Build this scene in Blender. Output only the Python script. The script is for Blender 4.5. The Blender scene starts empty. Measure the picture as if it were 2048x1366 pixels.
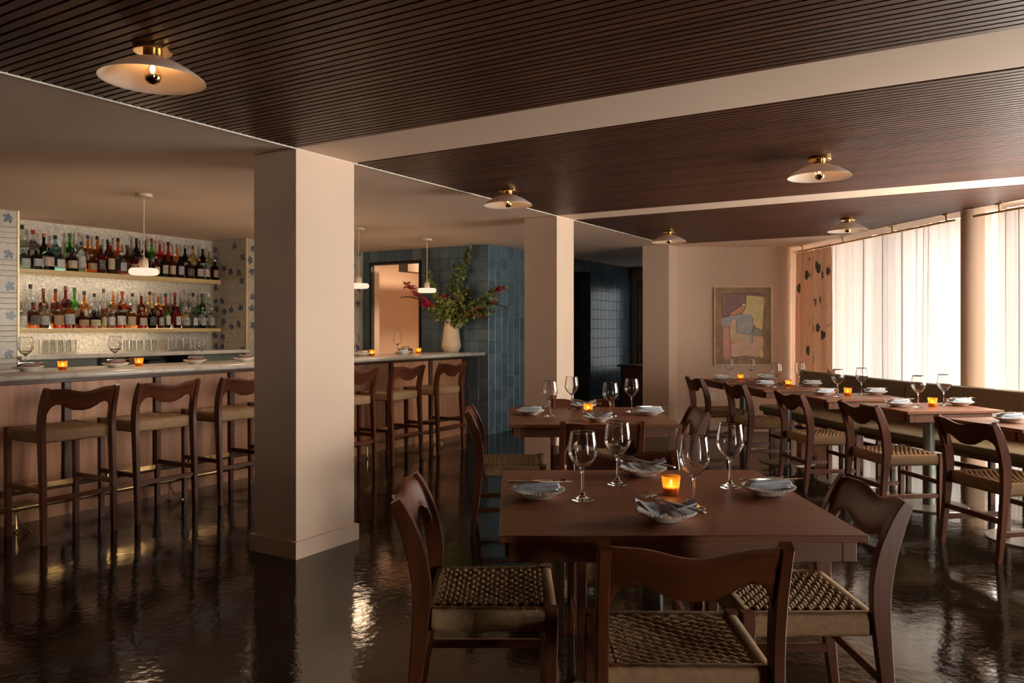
import bpy, bmesh, math, random
from mathutils import Vector, Matrix
random.seed(7)
PI = math.pi
SC = bpy.context.scene
COL = SC.collection

# ------------------------------------------------------------------ camera
cd = bpy.data.cameras.new('camera'); cam = bpy.data.objects.new('camera', cd); COL.objects.link(cam)
cam.location = (0, 0, 1.35); cam.rotation_euler = (PI/2, 0, 0)
cd.sensor_width = 36; cd.lens = 36*1575/2048; cd.shift_y = -27.5/2048; cd.clip_start = .05
SC.camera = cam
# ------------------------------------------------------------------ sky / daylight
w = bpy.data.worlds.new('world'); SC.world = w; w.use_nodes = True
bg = w.node_tree.nodes['Background']
bg.inputs[0].default_value = (1.0, .90, .79, 1); bg.inputs[1].default_value = 17.5
SC.view_settings.view_transform = 'Standard'; SC.view_settings.look = 'None'
SC.view_settings.gamma = 1; SC.view_settings.use_curve_mapping = False
SC.view_settings.exposure = 0.48
SC.cycles.max_bounces = 8; SC.cycles.diffuse_bounces = 4; SC.cycles.glossy_bounces = 3
SC.cycles.use_adaptive_sampling = True; SC.cycles.adaptive_threshold = .05; SC.cycles.adaptive_min_samples = 16; SC.cycles.transmission_bounces = 6; SC.cycles.transparent_max_bounces = 16
SC.cycles.caustics_reflective = False; SC.cycles.caustics_refractive = False
SC.cycles.sample_clamp_indirect = 6
def portal(a, b, z0, z1):
    """daylight sampling portal in a window opening from a to b (room on the left of a->b)"""
    l = bpy.data.lights.new('window_portal', 'AREA'); l.shape = 'RECTANGLE'
    A, B = Vector((*a, 0)), Vector((*b, 0)); l.size = (B-A).length; l.size_y = z1-z0
    l.cycles.is_portal = True
    o = bpy.data.objects.new('window_portal', l); COL.objects.link(o)
    d = (B-A).normalized(); n = Vector((-d.y, d.x, 0))
    o.location = (A+B)/2+Vector((0, 0, (z0+z1)/2))
    o.rotation_euler = n.to_track_quat('-Z', 'Y').to_euler()

# ------------------------------------------------------------------ frames
E2 = Vector((.519, .8548)); E1 = Vector((-.8548, .519)); ANG = math.atan2(.8548, .519)
def G(q, r, z=0): return Vector((q*E2.x+r*E1.x, q*E2.y+r*E1.y, z))
def q_at(u, r):
    k = (u-1024)/1575
    return r*(.8548+.519*k)/(.519-.8548*k)
def tp(u, v, z=.75):
    Y = (1.35-z)*1575/(v-655.5)
    return ((u-1024)/1575*Y, Y)
H = 2.40

# ------------------------------------------------------------------ mesh builder
class MB:
    def __init__(s): s.v = []; s.f = []
    def add(s, vs, fs, M=None):
        o = len(s.v)
        s.v += [tuple(M @ Vector(p)) if M else tuple(p) for p in vs]
        s.f += [tuple(i+o for i in f) for f in fs]
        return s
    def box(s, x0, x1, y0, y1, z0, z1, M=None):
        vs = [(x, y, z) for z in (z0, z1) for y in (y0, y1) for x in (x0, x1)]
        return s.add(vs, [(0,2,3,1),(4,5,7,6),(0,1,5,4),(2,6,7,3),(0,4,6,2),(1,3,7,5)], M)
    def cbox(s, x0, x1, y0, y1, z0, z1, c=.003, M=None):
        X = (x0, x1); Y = (y0, y1); Z = (z0, z1); vs = []; ix = {}
        for i in (0,1):
            for j in (0,1):
                for k in (0,1):
                    sx, sy, sz = (1-2*i), (1-2*j), (1-2*k)
                    p = (X[i], Y[j], Z[k])
                    ix[i,j,k,0] = len(vs); vs.append((p[0], p[1]+sy*c, p[2]+sz*c))
                    ix[i,j,k,1] = len(vs); vs.append((p[0]+sx*c, p[1], p[2]+sz*c))
                    ix[i,j,k,2] = len(vs); vs.append((p[0]+sx*c, p[1]+sy*c, p[2]))
        fs = []
        for a in (0,1):
            fl = (lambda L: L) if a else (lambda L: L[::-1])
            fs.append(tuple(fl([ix[a,0,0,0], ix[a,1,0,0], ix[a,1,1,0], ix[a,0,1,0]])))
            fs.append(tuple(fl([ix[0,a,0,1], ix[0,a,1,1], ix[1,a,1,1], ix[1,a,0,1]])))
            fs.append(tuple(fl([ix[0,0,a,2], ix[1,0,a,2], ix[1,1,a,2], ix[0,1,a,2]])))
        for a in (0,1):
            for b in (0,1):
                L = [ix[a,b,0,0], ix[a,b,1,0], ix[a,b,1,1], ix[a,b,0,1]]; fs.append(tuple(L))
                L = [ix[a,0,b,0], ix[a,1,b,0], ix[a,1,b,2], ix[a,0,b,2]]; fs.append(tuple(L))
                L = [ix[0,a,b,1], ix[1,a,b,1], ix[1,a,b,2], ix[0,a,b,2]]; fs.append(tuple(L))
                for k in (0,1): fs.append((ix[a,b,k,0], ix[a,b,k,1], ix[a,b,k,2]))
        return s.add(vs, fs, M)
    def lathe(s, prof, n=24, M=None, close=False, rib=0, ribn=0):
        vs = []; fs = []; m = len(prof)
        for i in range(n):
            a = 2*PI*i/n
            for (r, z) in prof:
                rr = r+(rib*math.cos(ribn*a) if rib and r > .01 else 0)
                vs.append((rr*math.cos(a), rr*math.sin(a), z))
        for i in range(n):
            j = (i+1) % n
            for k in range(m-1 if not close else m):
                k2 = (k+1) % m
                q = [i*m+k, j*m+k, j*m+k2, i*m+k2]
                if prof[k][0] < 1e-6: q = [q[0], q[2], q[3]]
                elif prof[k2][0] < 1e-6: q = [q[0], q[1], q[2]]
                fs.append(tuple(q))
        return s.add(vs, fs, M)
    def tube(s, pts, r, n=6, cap=True, M=None, flat=1.0):
        P = [Vector(p) for p in pts]; vs = []; fs = []; up = None
        for i, p in enumerate(P):
            t = (P[min(i+1, len(P)-1)]-P[max(i-1, 0)]).normalized()
            if up is None:
                up = Vector((0,0,1)) if abs(t.z) < .9 else Vector((1,0,0))
            b = t.cross(up).normalized(); nn = b.cross(t).normalized(); up = nn
            ri = r[i] if isinstance(r, (list, tuple)) else r
            for k in range(n):
                a = 2*PI*k/n
                vs.append(p+b*(ri*math.cos(a))+nn*(ri*flat*math.sin(a)))
        for i in range(len(P)-1):
            for k in range(n):
                fs.append((i*n+k, i*n+(k+1) % n, (i+1)*n+(k+1) % n, (i+1)*n+k))
        if cap:
            fs.append(tuple(range(n-1, -1, -1))); fs.append(tuple((len(P)-1)*n+k for k in range(n)))
        return s.add(vs, fs, M)
    def prism(s, poly, z0, z1, M=None):
        n = len(poly)
        vs = [(x, y, z0) for x, y in poly]+[(x, y, z1) for x, y in poly]
        fs = [tuple(range(n-1, -1, -1)), tuple(range(n, 2*n))]+[(i, (i+1) % n, n+(i+1) % n, n+i) for i in range(n)]
        return s.add(vs, fs, M)
    def grid(s, P, M=None):
        """P[i][j] -> open surface"""
        a = len(P); b = len(P[0]); vs = [p for row in P for p in row]
        return s.add(vs, [(i*b+j, (i+1)*b+j, (i+1)*b+j+1, i*b+j+1) for i in range(a-1) for j in range(b-1)], M)
    def slab(s, F, B):
        """closed sheet from front grid F and back grid B (same size)"""
        a = len(F); b = len(F[0]); n = a*b
        vs = [p for row in F for p in row]+[p for row in B for p in row]; fs = []
        for i in range(a-1):
            for j in range(b-1):
                q = (i*b+j, (i+1)*b+j, (i+1)*b+j+1, i*b+j+1)
                fs.append(q); fs.append(tuple(n+k for k in q[::-1]))
        ring = [i*b for i in range(a)]+[(a-1)*b+j for j in range(1, b)]+[i*b+b-1 for i in range(a-2, -1, -1)]+[j for j in range(b-2, 0, -1)]
        for k in range(len(ring)):
            p, q = ring[k], ring[(k+1) % len(ring)]
            fs.append((q, p, n+p, n+q))
        return s.add(vs, fs)
    def mesh(s, name, m=None, ang=.6, smooth=True):
        me = bpy.data.meshes.new(name); me.from_pydata(s.v, [], s.f); me.update()
        bm = bmesh.new(); bm.from_mesh(me); bmesh.ops.recalc_face_normals(bm, faces=bm.faces); bm.to_mesh(me); bm.free()
        if smooth:
            me.polygons.foreach_set('use_smooth', [True]*len(me.polygons))
            me.set_sharp_from_angle(angle=ang)
        if m: me.materials.append(m)
        return me
    def build(s, name, m, parent=None, loc=None, rz=0, ang=.6, smooth=True):
        return link(name, s.mesh(name, m, ang, smooth), parent, loc, rz)

def link(name, me, parent=None, loc=None, rz=0):
    o = bpy.data.objects.new(name, me); COL.objects.link(o)
    if parent: o.parent = parent
    if loc is not None: o.location = loc
    if rz: o.rotation_euler = (0, 0, rz)
    return o
def empty(name, loc=(0,0,0), rz=0):
    o = link(name, None, None, loc, rz); o.empty_display_size = .05
    return o
def tag(o, label, cat, group=None, kind=None):
    o['label'] = label; o['category'] = cat
    if group: o['group'] = group
    if kind: o['kind'] = kind
    return o
def struct(o, label=None):
    o['kind'] = 'structure'
    if label: o['label'] = label
    return o
def dup(o, loc=None, rz=None, label=None, parent=None):
    kids = list(o.children)
    c = o.copy(); COL.objects.link(c); c.parent = parent
    if loc is not None: c.location = loc
    if rz is not None: c.rotation_euler = (0, 0, rz)
    if label: c['label'] = label
    for k in kids: dup(k, parent=c)
    return c
ORD = ['first','second','third','fourth','fifth','sixth','seventh','eighth','ninth','tenth','eleventh','twelfth','thirteenth',
       'fourteenth','fifteenth','sixteenth','seventeenth','eighteenth','nineteenth','twentieth','twenty-first','twenty-second','twenty-third']

# ------------------------------------------------------------------ materials
def base(name):
    m = bpy.data.materials.new(name); m.use_nodes = True
    nt = m.node_tree; return m, nt, nt.nodes['Principled BSDF']
def N(nt, t, **kw):
    n = nt.nodes.new(t)
    for k, v in kw.items():
        if k in n.inputs: n.inputs[k].default_value = v
        else: setattr(n, k, v)
    return n
def c4(c): return (c[0], c[1], c[2], 1)
def ramp(nt, fac, stops):
    r = nt.nodes.new('ShaderNodeValToRGB'); e = r.color_ramp.elements
    while len(e) < len(stops): e.new(.5)
    for i, (p, c) in enumerate(stops): e[i].position = p; e[i].color = c4(c)
    nt.links.new(fac, r.inputs[0]); return r.outputs[0]
def mix(nt, fac, a, b):
    m = nt.nodes.new('ShaderNodeMix'); m.data_type = 'RGBA'
    for i, x in ((0, fac), (6, a), (7, b)):
        if isinstance(x, (int, float)): m.inputs[i].default_value = x
        elif isinstance(x, (tuple, list)): m.inputs[i].default_value = c4(x)
        else: nt.links.new(x, m.inputs[i])
    return m.outputs[2]
def math_(nt, op, a, b=None):
    m = nt.nodes.new('ShaderNodeMath'); m.operation = op
    for i, x in ((0, a), (1, b)):
        if x is None: continue
        if isinstance(x, (int, float)): m.inputs[i].default_value = x
        else: nt.links.new(x, m.inputs[i])
    return m.outputs[0]
def coords(nt, scale=(1,1,1), kind='Object', rot=(0,0,0)):
    t = nt.nodes.new('ShaderNodeTexCoord'); mp = nt.nodes.new('ShaderNodeMapping')
    mp.inputs['Scale'].default_value = scale; mp.inputs['Rotation'].default_value = rot
    nt.links.new(t.outputs[kind], mp.inputs[0]); return mp.outputs[0]
def noise(nt, vec, scale=5, detail=4, rough=.5, dist=0):
    n = N(nt, 'ShaderNodeTexNoise', Scale=scale, Detail=detail, Roughness=rough, Distortion=dist)
    nt.links.new(vec, n.inputs['Vector']); return n.outputs['Fac']
def bump(nt, bs, h, strength=.2, dist=.01):
    b = N(nt, 'ShaderNodeBump', Strength=strength, Distance=dist); nt.links.new(h, b.inputs['Height'])
    nt.links.new(b.outputs[0], bs.inputs['Normal'])
def plain(name, c, rough=.5, metal=0, var=.06, scale=8, bmp=0, bscale=40, spec=.5, coat=0):
    m, nt, bs = base(name)
    v = coords(nt); f = noise(nt, v, scale, 5)
    lo = tuple(max(0, x*(1-var)) for x in c); hi = tuple(min(1, x*(1+var)) for x in c)
    nt.links.new(ramp(nt, f, [(.3, lo), (.7, hi)]), bs.inputs['Base Color'])
    bs.inputs['Roughness'].default_value = rough; bs.inputs['Metallic'].default_value = metal
    bs.inputs['Specular IOR Level'].default_value = spec; bs.inputs['Coat Weight'].default_value = coat
    if bmp: bump(nt, bs, noise(nt, v, bscale, 4), bmp, .004)
    return m
def wood(name, a, b, rough=.35, axis=0, scale=14, coat=0.0, per_obj=False, spec=.5):
    m, nt, bs = base(name)
    s = [scale]*3; s[axis] = scale*.07
    v = coords(nt, tuple(s))
    if per_obj:
        oi = nt.nodes.new('ShaderNodeObjectInfo'); ad = nt.nodes.new('ShaderNodeVectorMath'); ad.operation = 'ADD'
        sc = nt.nodes.new('ShaderNodeVectorMath'); sc.operation = 'SCALE'; sc.inputs[3].default_value = 37
        cb = nt.nodes.new('ShaderNodeCombineXYZ')
        for i in range(3): nt.links.new(oi.outputs['Random'], cb.inputs[i])
        nt.links.new(cb.outputs[0], sc.inputs[0]); nt.links.new(v, ad.inputs[0]); nt.links.new(sc.outputs[0], ad.inputs[1]); v = ad.outputs[0]
    f1 = noise(nt, v, 1.0, 6, .6, 1.2); f2 = noise(nt, v, 5.0, 3, .5)
    f = math_(nt, 'ADD', math_(nt, 'MULTIPLY', f1, .7), math_(nt, 'MULTIPLY', f2, .3))
    c = ramp(nt, f, [(.33, a), (.66, b)])
    if per_obj:
        hs = N(nt, 'ShaderNodeHueSaturation'); nt.links.new(c, hs.inputs['Color'])
        nt.links.new(math_(nt, 'ADD', math_(nt, 'MULTIPLY', oi.outputs['Random'], .5), .75), hs.inputs['Value']); c = hs.outputs[0]
    nt.links.new(c, bs.inputs['Base Color'])
    bs.inputs['Roughness'].default_value = rough; bs.inputs['Coat Weight'].default_value = coat; bs.inputs['Coat Roughness'].default_value = .25
    bs.inputs['Specular IOR Level'].default_value = spec
    bump(nt, bs, f2, .06, .002)
    return m
def emit(name, c, s):
    m = bpy.data.materials.new(name); m.use_nodes = True; nt = m.node_tree; nt.nodes.clear()
    e = N(nt, 'ShaderNodeEmission'); e.inputs[0].default_value = c4(c); e.inputs[1].default_value = s
    o = nt.nodes.new('ShaderNodeOutputMaterial'); nt.links.new(e.outputs[0], o.inputs[0]); return m
def glass(name, c=(1,1,1), rough=0.0, ior=1.45):
    m, nt, bs = base(name)
    bs.inputs['Base Color'].default_value = c4(c); bs.inputs['Roughness'].default_value = rough
    bs.inputs['Transmission Weight'].default_value = 1; bs.inputs['IOR'].default_value = ior
    return m
def thin_glass(name, c=(1,1,1), refl=.08, edge=.5):
    m = bpy.data.materials.new(name); m.use_nodes = True; nt = m.node_tree; nt.nodes.clear()
    t = N(nt, 'ShaderNodeBsdfTransparent'); t.inputs[0].default_value = c4(c)
    g = N(nt, 'ShaderNodeBsdfGlossy'); g.inputs['Roughness'].default_value = .02
    lw = N(nt, 'ShaderNodeLayerWeight', Blend=.35)
    f = math_(nt, 'ADD', math_(nt, 'MULTIPLY', lw.outputs['Facing'], edge), refl)
    mx = nt.nodes.new('ShaderNodeMixShader'); nt.links.new(f, mx.inputs[0]); nt.links.new(t.outputs[0], mx.inputs[1]); nt.links.new(g.outputs[0], mx.inputs[2])
    o = nt.nodes.new('ShaderNodeOutputMaterial'); nt.links.new(mx.outputs[0], o.inputs[0]); return m
def cloth_sheer(name, c, transp, transl):
    m = bpy.data.materials.new(name); m.use_nodes = True; nt = m.node_tree; nt.nodes.clear()
    v = coords(nt, (1,1,1)); f = noise(nt, coords(nt, (300,300,3)), 1, 2)
    col = ramp(nt, f, [(.35, tuple(x*.9 for x in c)), (.65, c)])
    d = N(nt, 'ShaderNodeBsdfDiffuse'); nt.links.new(col, d.inputs[0])
    tl = N(nt, 'ShaderNodeBsdfTranslucent'); nt.links.new(col, tl.inputs[0])
    tr = N(nt, 'ShaderNodeBsdfTransparent')
    a = nt.nodes.new('ShaderNodeMixShader'); a.inputs[0].default_value = transl
    nt.links.new(d.outputs[0], a.inputs[1]); nt.links.new(tl.outputs[0], a.inputs[2])
    b = nt.nodes.new('ShaderNodeMixShader'); b.inputs[0].default_value = transp
    nt.links.new(a.outputs[0], b.inputs[1]); nt.links.new(tr.outputs[0], b.inputs[2])
    o = nt.nodes.new('ShaderNodeOutputMaterial'); nt.links.new(b.outputs[0], o.inputs[0]); return m

M = {}
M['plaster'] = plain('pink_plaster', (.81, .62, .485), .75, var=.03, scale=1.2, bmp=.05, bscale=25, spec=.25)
M['rear'] = plain('low_bounce_plaster', (.075, .045, .03), .8, var=.05, scale=2)  # dark colour keeps light from bouncing off the unseen walls
M['trimwhite'] = plain('white_edge_bead', (.85, .78, .70), .6, var=.02)
M['mahog'] = wood('mahogany', (.078, .0185, .0062), (.160, .046, .0155), .38, 2, 12, .04)
M['mahog_h'] = wood('mahogany_crosswise', (.078, .0185, .0062), (.160, .046, .0155), .38, 0, 12, .04)
M['table'] = wood('tabletop_walnut', (.165, .054, .0195), (.26, .092, .035), .44, 0, 9, 0, False, .35)
M['apron'] = wood('apron_walnut', (.130, .044, .019), (.20, .073, .032), .4, 0, 9, .1)
M['slat'] = wood('ceiling_slat_wood', (.070, .0205, .0085), (.118, .038, .016), .48, 1, 9, 0, True)
M['slatback'] = plain('slat_backing', (.004, .003, .002), .9, var=.1)
M['barpanel'] = wood('bar_veneer', (.46, .21, .10), (.64, .325, .18), .42, 2, 7, .05, True)
M['barframe'] = wood('bar_frame_wood', (.085, .034, .019), (.125, .052, .03), .4, 0, 9, .05)
M['cord'] = plain('paper_cord', (.40, .255, .135), .72, var=.14, scale=60, bmp=.3, bscale=220, spec=.3)
M['brass'] = plain('brass', (.80, .52, .20), .22, 1, .05)
M['brassdull'] = plain('aged_brass', (.62, .46, .24), .38, 1, .1)
M['gold'] = plain('gold_mirror', (.90, .66, .30), .06, 1, .02)
M['greymetal'] = plain('green_grey_metal', (.15, .165, .145), .4, .6, .06)
M['basemetal'] = plain('brushed_base_metal', (.33, .30, .25), .33, .8, .06)
M['steel'] = plain('steel', (.62, .58, .53), .2, 1, .03)
M['black'] = plain('black_rubber', (.012, .011, .010), .5)
M['white'] = plain('white_ceramic', (.86, .83, .78), .25, var=.03)
M['cream'] = plain('cream_ceramic', (.74, .60, .43), .6, var=.05, scale=20, bmp=.1, bscale=120)
M['olive'] = plain('olive_leather', (.20, .145, .068), .42, var=.08, scale=14, bmp=.08, bscale=160)
M['glass'] = glass('clear_glass')
M['pane'] = thin_glass('window_glass', (.97, .98, .98), .04, .2)
M['tinted'] = thin_glass('tinted_door_glass', (.22, .235, .25), .04, .2)
M['tumbler'] = thin_glass('tumbler_glass', (.93, .93, .91), .06, .6)
m = thin_glass('amber_glass', (1.0, .74, .34), .05, .30); nt = m.node_tree
tl = N(nt, 'ShaderNodeBsdfTranslucent'); tl.inputs[0].default_value = (.95, .48, .10, 1)
mx = nt.nodes.new('ShaderNodeMixShader'); mx.inputs[0].default_value = .42
om = nt.nodes['Material Output']; src = om.inputs[0].links[0].from_socket
nt.links.new(src, mx.inputs[1]); nt.links.new(tl.outputs[0], mx.inputs[2]); nt.links.new(mx.outputs[0], om.inputs[0]); M['amber'] = m
M['sheer'] = cloth_sheer('sheer_linen', (.90, .87, .86), .003, .083)
M['napkin'] = plain('blue_napkin', (.60, .66, .74), .85, var=.12, scale=40, bmp=.25, bscale=260)
M['napkinpink'] = plain('rose_napkin', (.26, .16, .14), .85, var=.12, scale=40, bmp=.25, bscale=260)
M['frame'] = plain('pale_gold_frame', (.92, .76, .52), .4, 0, .04)
M['shelf'] = wood('shelf_pale_brass', (.60, .44, .19), (.74, .57, .28), .35, 0, 6)
M['outlet'] = plain('outlet_plastic', (.72, .66, .56), .4, var=.02)
M['grey_green'] = plain('grey_green_paint', (.20, .215, .185), .6)
M['darkbox'] = plain('black_appliance', (.018, .017, .016), .4)
M['doorpaint'] = plain('door_paint', (.42, .27, .17), .55, var=.04)

# floor: dark glossy trowelled resin
m, nt, bs = base('dark_resin_floor'); v = coords(nt)
f = noise(nt, v, 1.6, 7, .62, 1.5)
nt.links.new(ramp(nt, f, [(.3, (.006, .0035, .0018)), (.55, (.015, .0095, .0048)), (.75, (.032, .024, .012))]), bs.inputs['Base Color'])
nt.links.new(math_(nt, 'ADD', math_(nt, 'MULTIPLY', noise(nt, v, 3.5, 5), .09), .02), bs.inputs['Roughness'])
bs.inputs['Specular IOR Level'].default_value = .5
hh = math_(nt, 'ADD', math_(nt, 'MULTIPLY', noise(nt, coords(nt, (1, 1, 1)), 26, 5, .55, .6), .75), math_(nt, 'MULTIPLY', noise(nt, v, 5, 3), 1.6))
bs.inputs['Specular Tint'].default_value = (1, .84, .66, 1)
bump(nt, bs, hh, .16, .006)
M['floor'] = m
# marble counter
m, nt, bs = base('pale_marble'); v = coords(nt)
f = noise(nt, v, 3.0, 8, .6, 2.0)
nt.links.new(ramp(nt, f, [(.35, (.60, .55, .47)), (.5, (.74, .69, .61)), (.62, (.79, .74, .66))]), bs.inputs['Base Color'])
bs.inputs['Roughness'].default_value = .16; M['marble'] = m
# niche back wall: pale swirled relief
m, nt, bs = base('swirl_wallpaper'); v = coords(nt)
sw = math_(nt, 'SINE', math_(nt, 'MULTIPLY', noise(nt, v, 7, 2, .5, 1.4), 60))
sw = math_(nt, 'ADD', math_(nt, 'MULTIPLY', sw, .5), .5)
nt.links.new(ramp(nt, sw, [(.1, (.44, .41, .345)), (.5, (.60, .565, .49)), (.9, (.68, .64, .57))]), bs.inputs['Base Color'])
bs.inputs['Roughness'].default_value = .5; bump(nt, bs, sw, .25, .003); M['swirl'] = m
# blue glazed tile
def tile_mat(name, lo, hi, rough):
    m, nt, bs = base(name)
    oi = nt.nodes.new('ShaderNodeObjectInfo'); v = coords(nt)
    ad = nt.nodes.new('ShaderNodeVectorMath'); ad.operation = 'ADD'
    cb = nt.nodes.new('ShaderNodeCombineXYZ')
    for i in range(3): nt.links.new(math_(nt, 'MULTIPLY', oi.outputs['Random'], 53), cb.inputs[i])
    nt.links.new(v, ad.inputs[0]); nt.links.new(cb.outputs[0], ad.inputs[1])
    f = noise(nt, ad.outputs[0], 14, 6, .65, .8)
    f = math_(nt, 'ADD', math_(nt, 'MULTIPLY', f, .75), math_(nt, 'MULTIPLY', oi.outputs['Random'], .25))
    nt.links.new(ramp(nt, f, [(.25, lo), (.75, hi)]), bs.inputs['Base Color'])
    bs.inputs['Roughness'].default_value = rough
    bump(nt, bs, noise(nt, ad.outputs[0], 9, 3), .12, .006)
    return m
M['bluetile'] = tile_mat('blue_glazed_tile', (.070, .118, .155), (.165, .245, .300), .24)
M['grout'] = plain('pale_blue_grout', (.22, .27, .29), .85)
M['groutcream'] = plain('cream_grout', (.40, .35, .27), .85)
# cream tile with brushed blue flower
def flower_tile(name, prob):
    m, nt, bs = base(name)
    oi = nt.nodes.new('ShaderNodeObjectInfo'); rnd = oi.outputs['Random']
    tc = nt.nodes.new('ShaderNodeTexCoord'); sp = nt.nodes.new('ShaderNodeSeparateXYZ'); nt.links.new(tc.outputs['Object'], sp.inputs[0])
    r1 = math_(nt, 'FRACT', math_(nt, 'MULTIPLY', rnd, 91.7)); r2 = math_(nt, 'FRACT', math_(nt, 'MULTIPLY', rnd, 417.3)); r3 = math_(nt, 'FRACT', math_(nt, 'MULTIPLY', rnd, 1733.1))
    x = math_(nt, 'ADD', sp.outputs[0], math_(nt, 'MULTIPLY', math_(nt, 'SUBTRACT', r2, .5), .05))
    z = math_(nt, 'ADD', sp.outputs[2], math_(nt, 'MULTIPLY', math_(nt, 'SUBTRACT', r3, .5), .05))
    rad = math_(nt, 'SQRT', math_(nt, 'ADD', math_(nt, 'MULTIPLY', x, x), math_(nt, 'MULTIPLY', z, z)))
    th = math_(nt, 'ADD', math_(nt, 'ARCTAN2', z, x), math_(nt, 'MULTIPLY', r1, 6.28))
    fan = math_(nt, 'COSINE', th)                                   # fan points one way
    pet = math_(nt, 'POWER', math_(nt, 'ABSOLUTE', math_(nt, 'COSINE', math_(nt, 'MULTIPLY', th, 3.5))), .6)
    lim = math_(nt, 'MULTIPLY', math_(nt, 'ADD', math_(nt, 'MULTIPLY', pet, .034), .022), math_(nt, 'ADD', math_(nt, 'MULTIPLY', fan, .62), .68))
    mask = math_(nt, 'LESS_THAN', rad, lim)
    mask = math_(nt, 'MULTIPLY', mask, math_(nt, 'LESS_THAN', math_(nt, 'FRACT', math_(nt, 'MULTIPLY', rnd, 57.3)), prob))
    n1 = noise(nt, coords(nt, (1,1,1)), 45, 4)
    ink = ramp(nt, n1, [(.3, (.040, .060, .105)), (.7, (.135, .175, .245))])
    f = noise(nt, coords(nt), 22, 5)
    body = ramp(nt, f, [(.3, (.42, .37, .29)), (.7, (.56, .51, .42))])
    nt.links.new(mix(nt, mask, body, ink), bs.inputs['Base Color'])
    bs.inputs['Roughness'].default_value = .3
    return m
M['flowertile'] = flower_tile('flower_tile', .60)
M['creamtile'] = plain('cream_tile', (.52, .47, .39), .3, var=.14, scale=18)
# printed drape
m, nt, bs = base('printed_linen'); v = coords(nt, (1, 1, 1), 'UV')
vo = N(nt, 'ShaderNodeTexVoronoi', Scale=1.0); vo.feature = 'F1'; vo.inputs['Randomness'].default_value = .75
mp = coords(nt, (7.5, 4.4, 1), 'UV', (0, 0, .5)); nt.links.new(mp, vo.inputs['Vector'])
d = math_(nt, 'ADD', vo.outputs['Distance'], math_(nt, 'MULTIPLY', math_(nt, 'SUBTRACT', noise(nt, coords(nt, (1,1,1), 'UV'), 60, 3), .5), .35))
leaf = math_(nt, 'LESS_THAN', d, .27)
wv = N(nt, 'ShaderNodeTexWave', Scale=1.0, Distortion=9, Detail=2); nt.links.new(coords(nt, (3, 1.6, 1), 'UV'), wv.inputs['Vector'])
vine = math_(nt, 'LESS_THAN', math_(nt, 'ABSOLUTE', math_(nt, 'SUBTRACT', wv.outputs['Fac'], .5)), .018)
f = noise(nt, coords(nt, (260, 260, 1), 'UV'), 1, 2)
cl = ramp(nt, f, [(.3, (.52, .31, .20)), (.7, (.70, .45, .30))])
cl = mix(nt, vine, cl, (.20, .075, .045))
dc = mix(nt, leaf, cl, (.075, .068, .048)); nt.links.new(dc, bs.inputs['Base Color']); bs.inputs['Roughness'].default_value = .85
tl = N(nt, 'ShaderNodeBsdfTranslucent'); nt.links.new(dc, tl.inputs[0]); mx = nt.nodes.new('ShaderNodeMixShader'); mx.inputs[0].default_value = .35
nt.links.new(bs.outputs[0], mx.inputs[1]); nt.links.new(tl.outputs[0], mx.inputs[2]); nt.links.new(mx.outputs[0], nt.nodes['Material Output'].inputs[0])
M['drape'] = m
# ================================================================== SETTING
# window line (sheers) and rod line, world coordinates
def W(Y):  return 4.0+.095*(10.24-Y) if Y > 7.05 else 4.303+.22*(7.05-Y)
def ROD(Y): return 3.687+.111*(10.24-Y) if Y > 7.0 else 4.047+.22*(7.0-Y)
def EDGE(Y): return 3.75-.142*(Y-8.96) if Y > 7.02 else 4.025+.22*(7.02-Y)
YR = -4.6
ys = [17.5, 10.6, 7.05, 4, 0, YR-.8]
struct(MB().prism([(-11.5, 17.5), (-11.5, -9)]+[(W(y)+.3, y) for y in reversed(ys)], -.12, 0).build('floor', M['floor']), 'dark brown glossy trowelled resin floor')
def r_edge(q, off=0):
    """r where the line at q meets the window edge line"""
    lo, hi = -9.5, 3.4
    for _ in range(40):
        m_ = (lo+hi)/2; p = G(q, m_)
        if p.x > EDGE(p.y)+off: lo = m_
        else: hi = m_
    return (lo+hi)/2
def qslab(b, a, c, z0, z1, off, n=6):
    qs = [a+(c-a)*i/n for i in range(n+1)]
    return b.prism([(q, 3.468) for q in qs]+[(q, r_edge(q, off)) for q in reversed(qs)], z0, z1)
# ceiling: plaster in the q,r frame
QW = [(-2.5, 3.28), (3.771, 6.52), (6.87, 9.53)]           # wood bays along q
b = MB()
b.box(-3, 14.2, 3.468, 9.2, H, H+.12)
for a, c in ((3.28, 3.771), (6.52, 6.87)): qslab(b, a, c, H, H+.12, .05)
b.box(9.53, 14.2, 0.2, 3.468, H, H+.12)
ceil = struct(b.build('ceiling', M['plaster'], rz=ANG), 'pink plaster ceiling with flush strips between the wood bays')
# border along the windows
ys = [10.6, 8.96, 7.02, 4, 0, YR-.8]
b = MB(); poly = [(EDGE(y), y) for y in ys]+[(W(y)+.28, y) for y in reversed(ys)]
b.prism(poly, H-.003, H+.12)
b.build('ceiling_border', M['plaster'], ceil); ceil.children[-1].rotation_euler = (0, 0, -ANG)
struct(MB().box(-2.5, 9.53, 3.464, 3.474, H-.006, H+.01).build('trim_1', M['trimwhite'], rz=ANG), 'thin white bead along the slatted ceiling edge')
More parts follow.
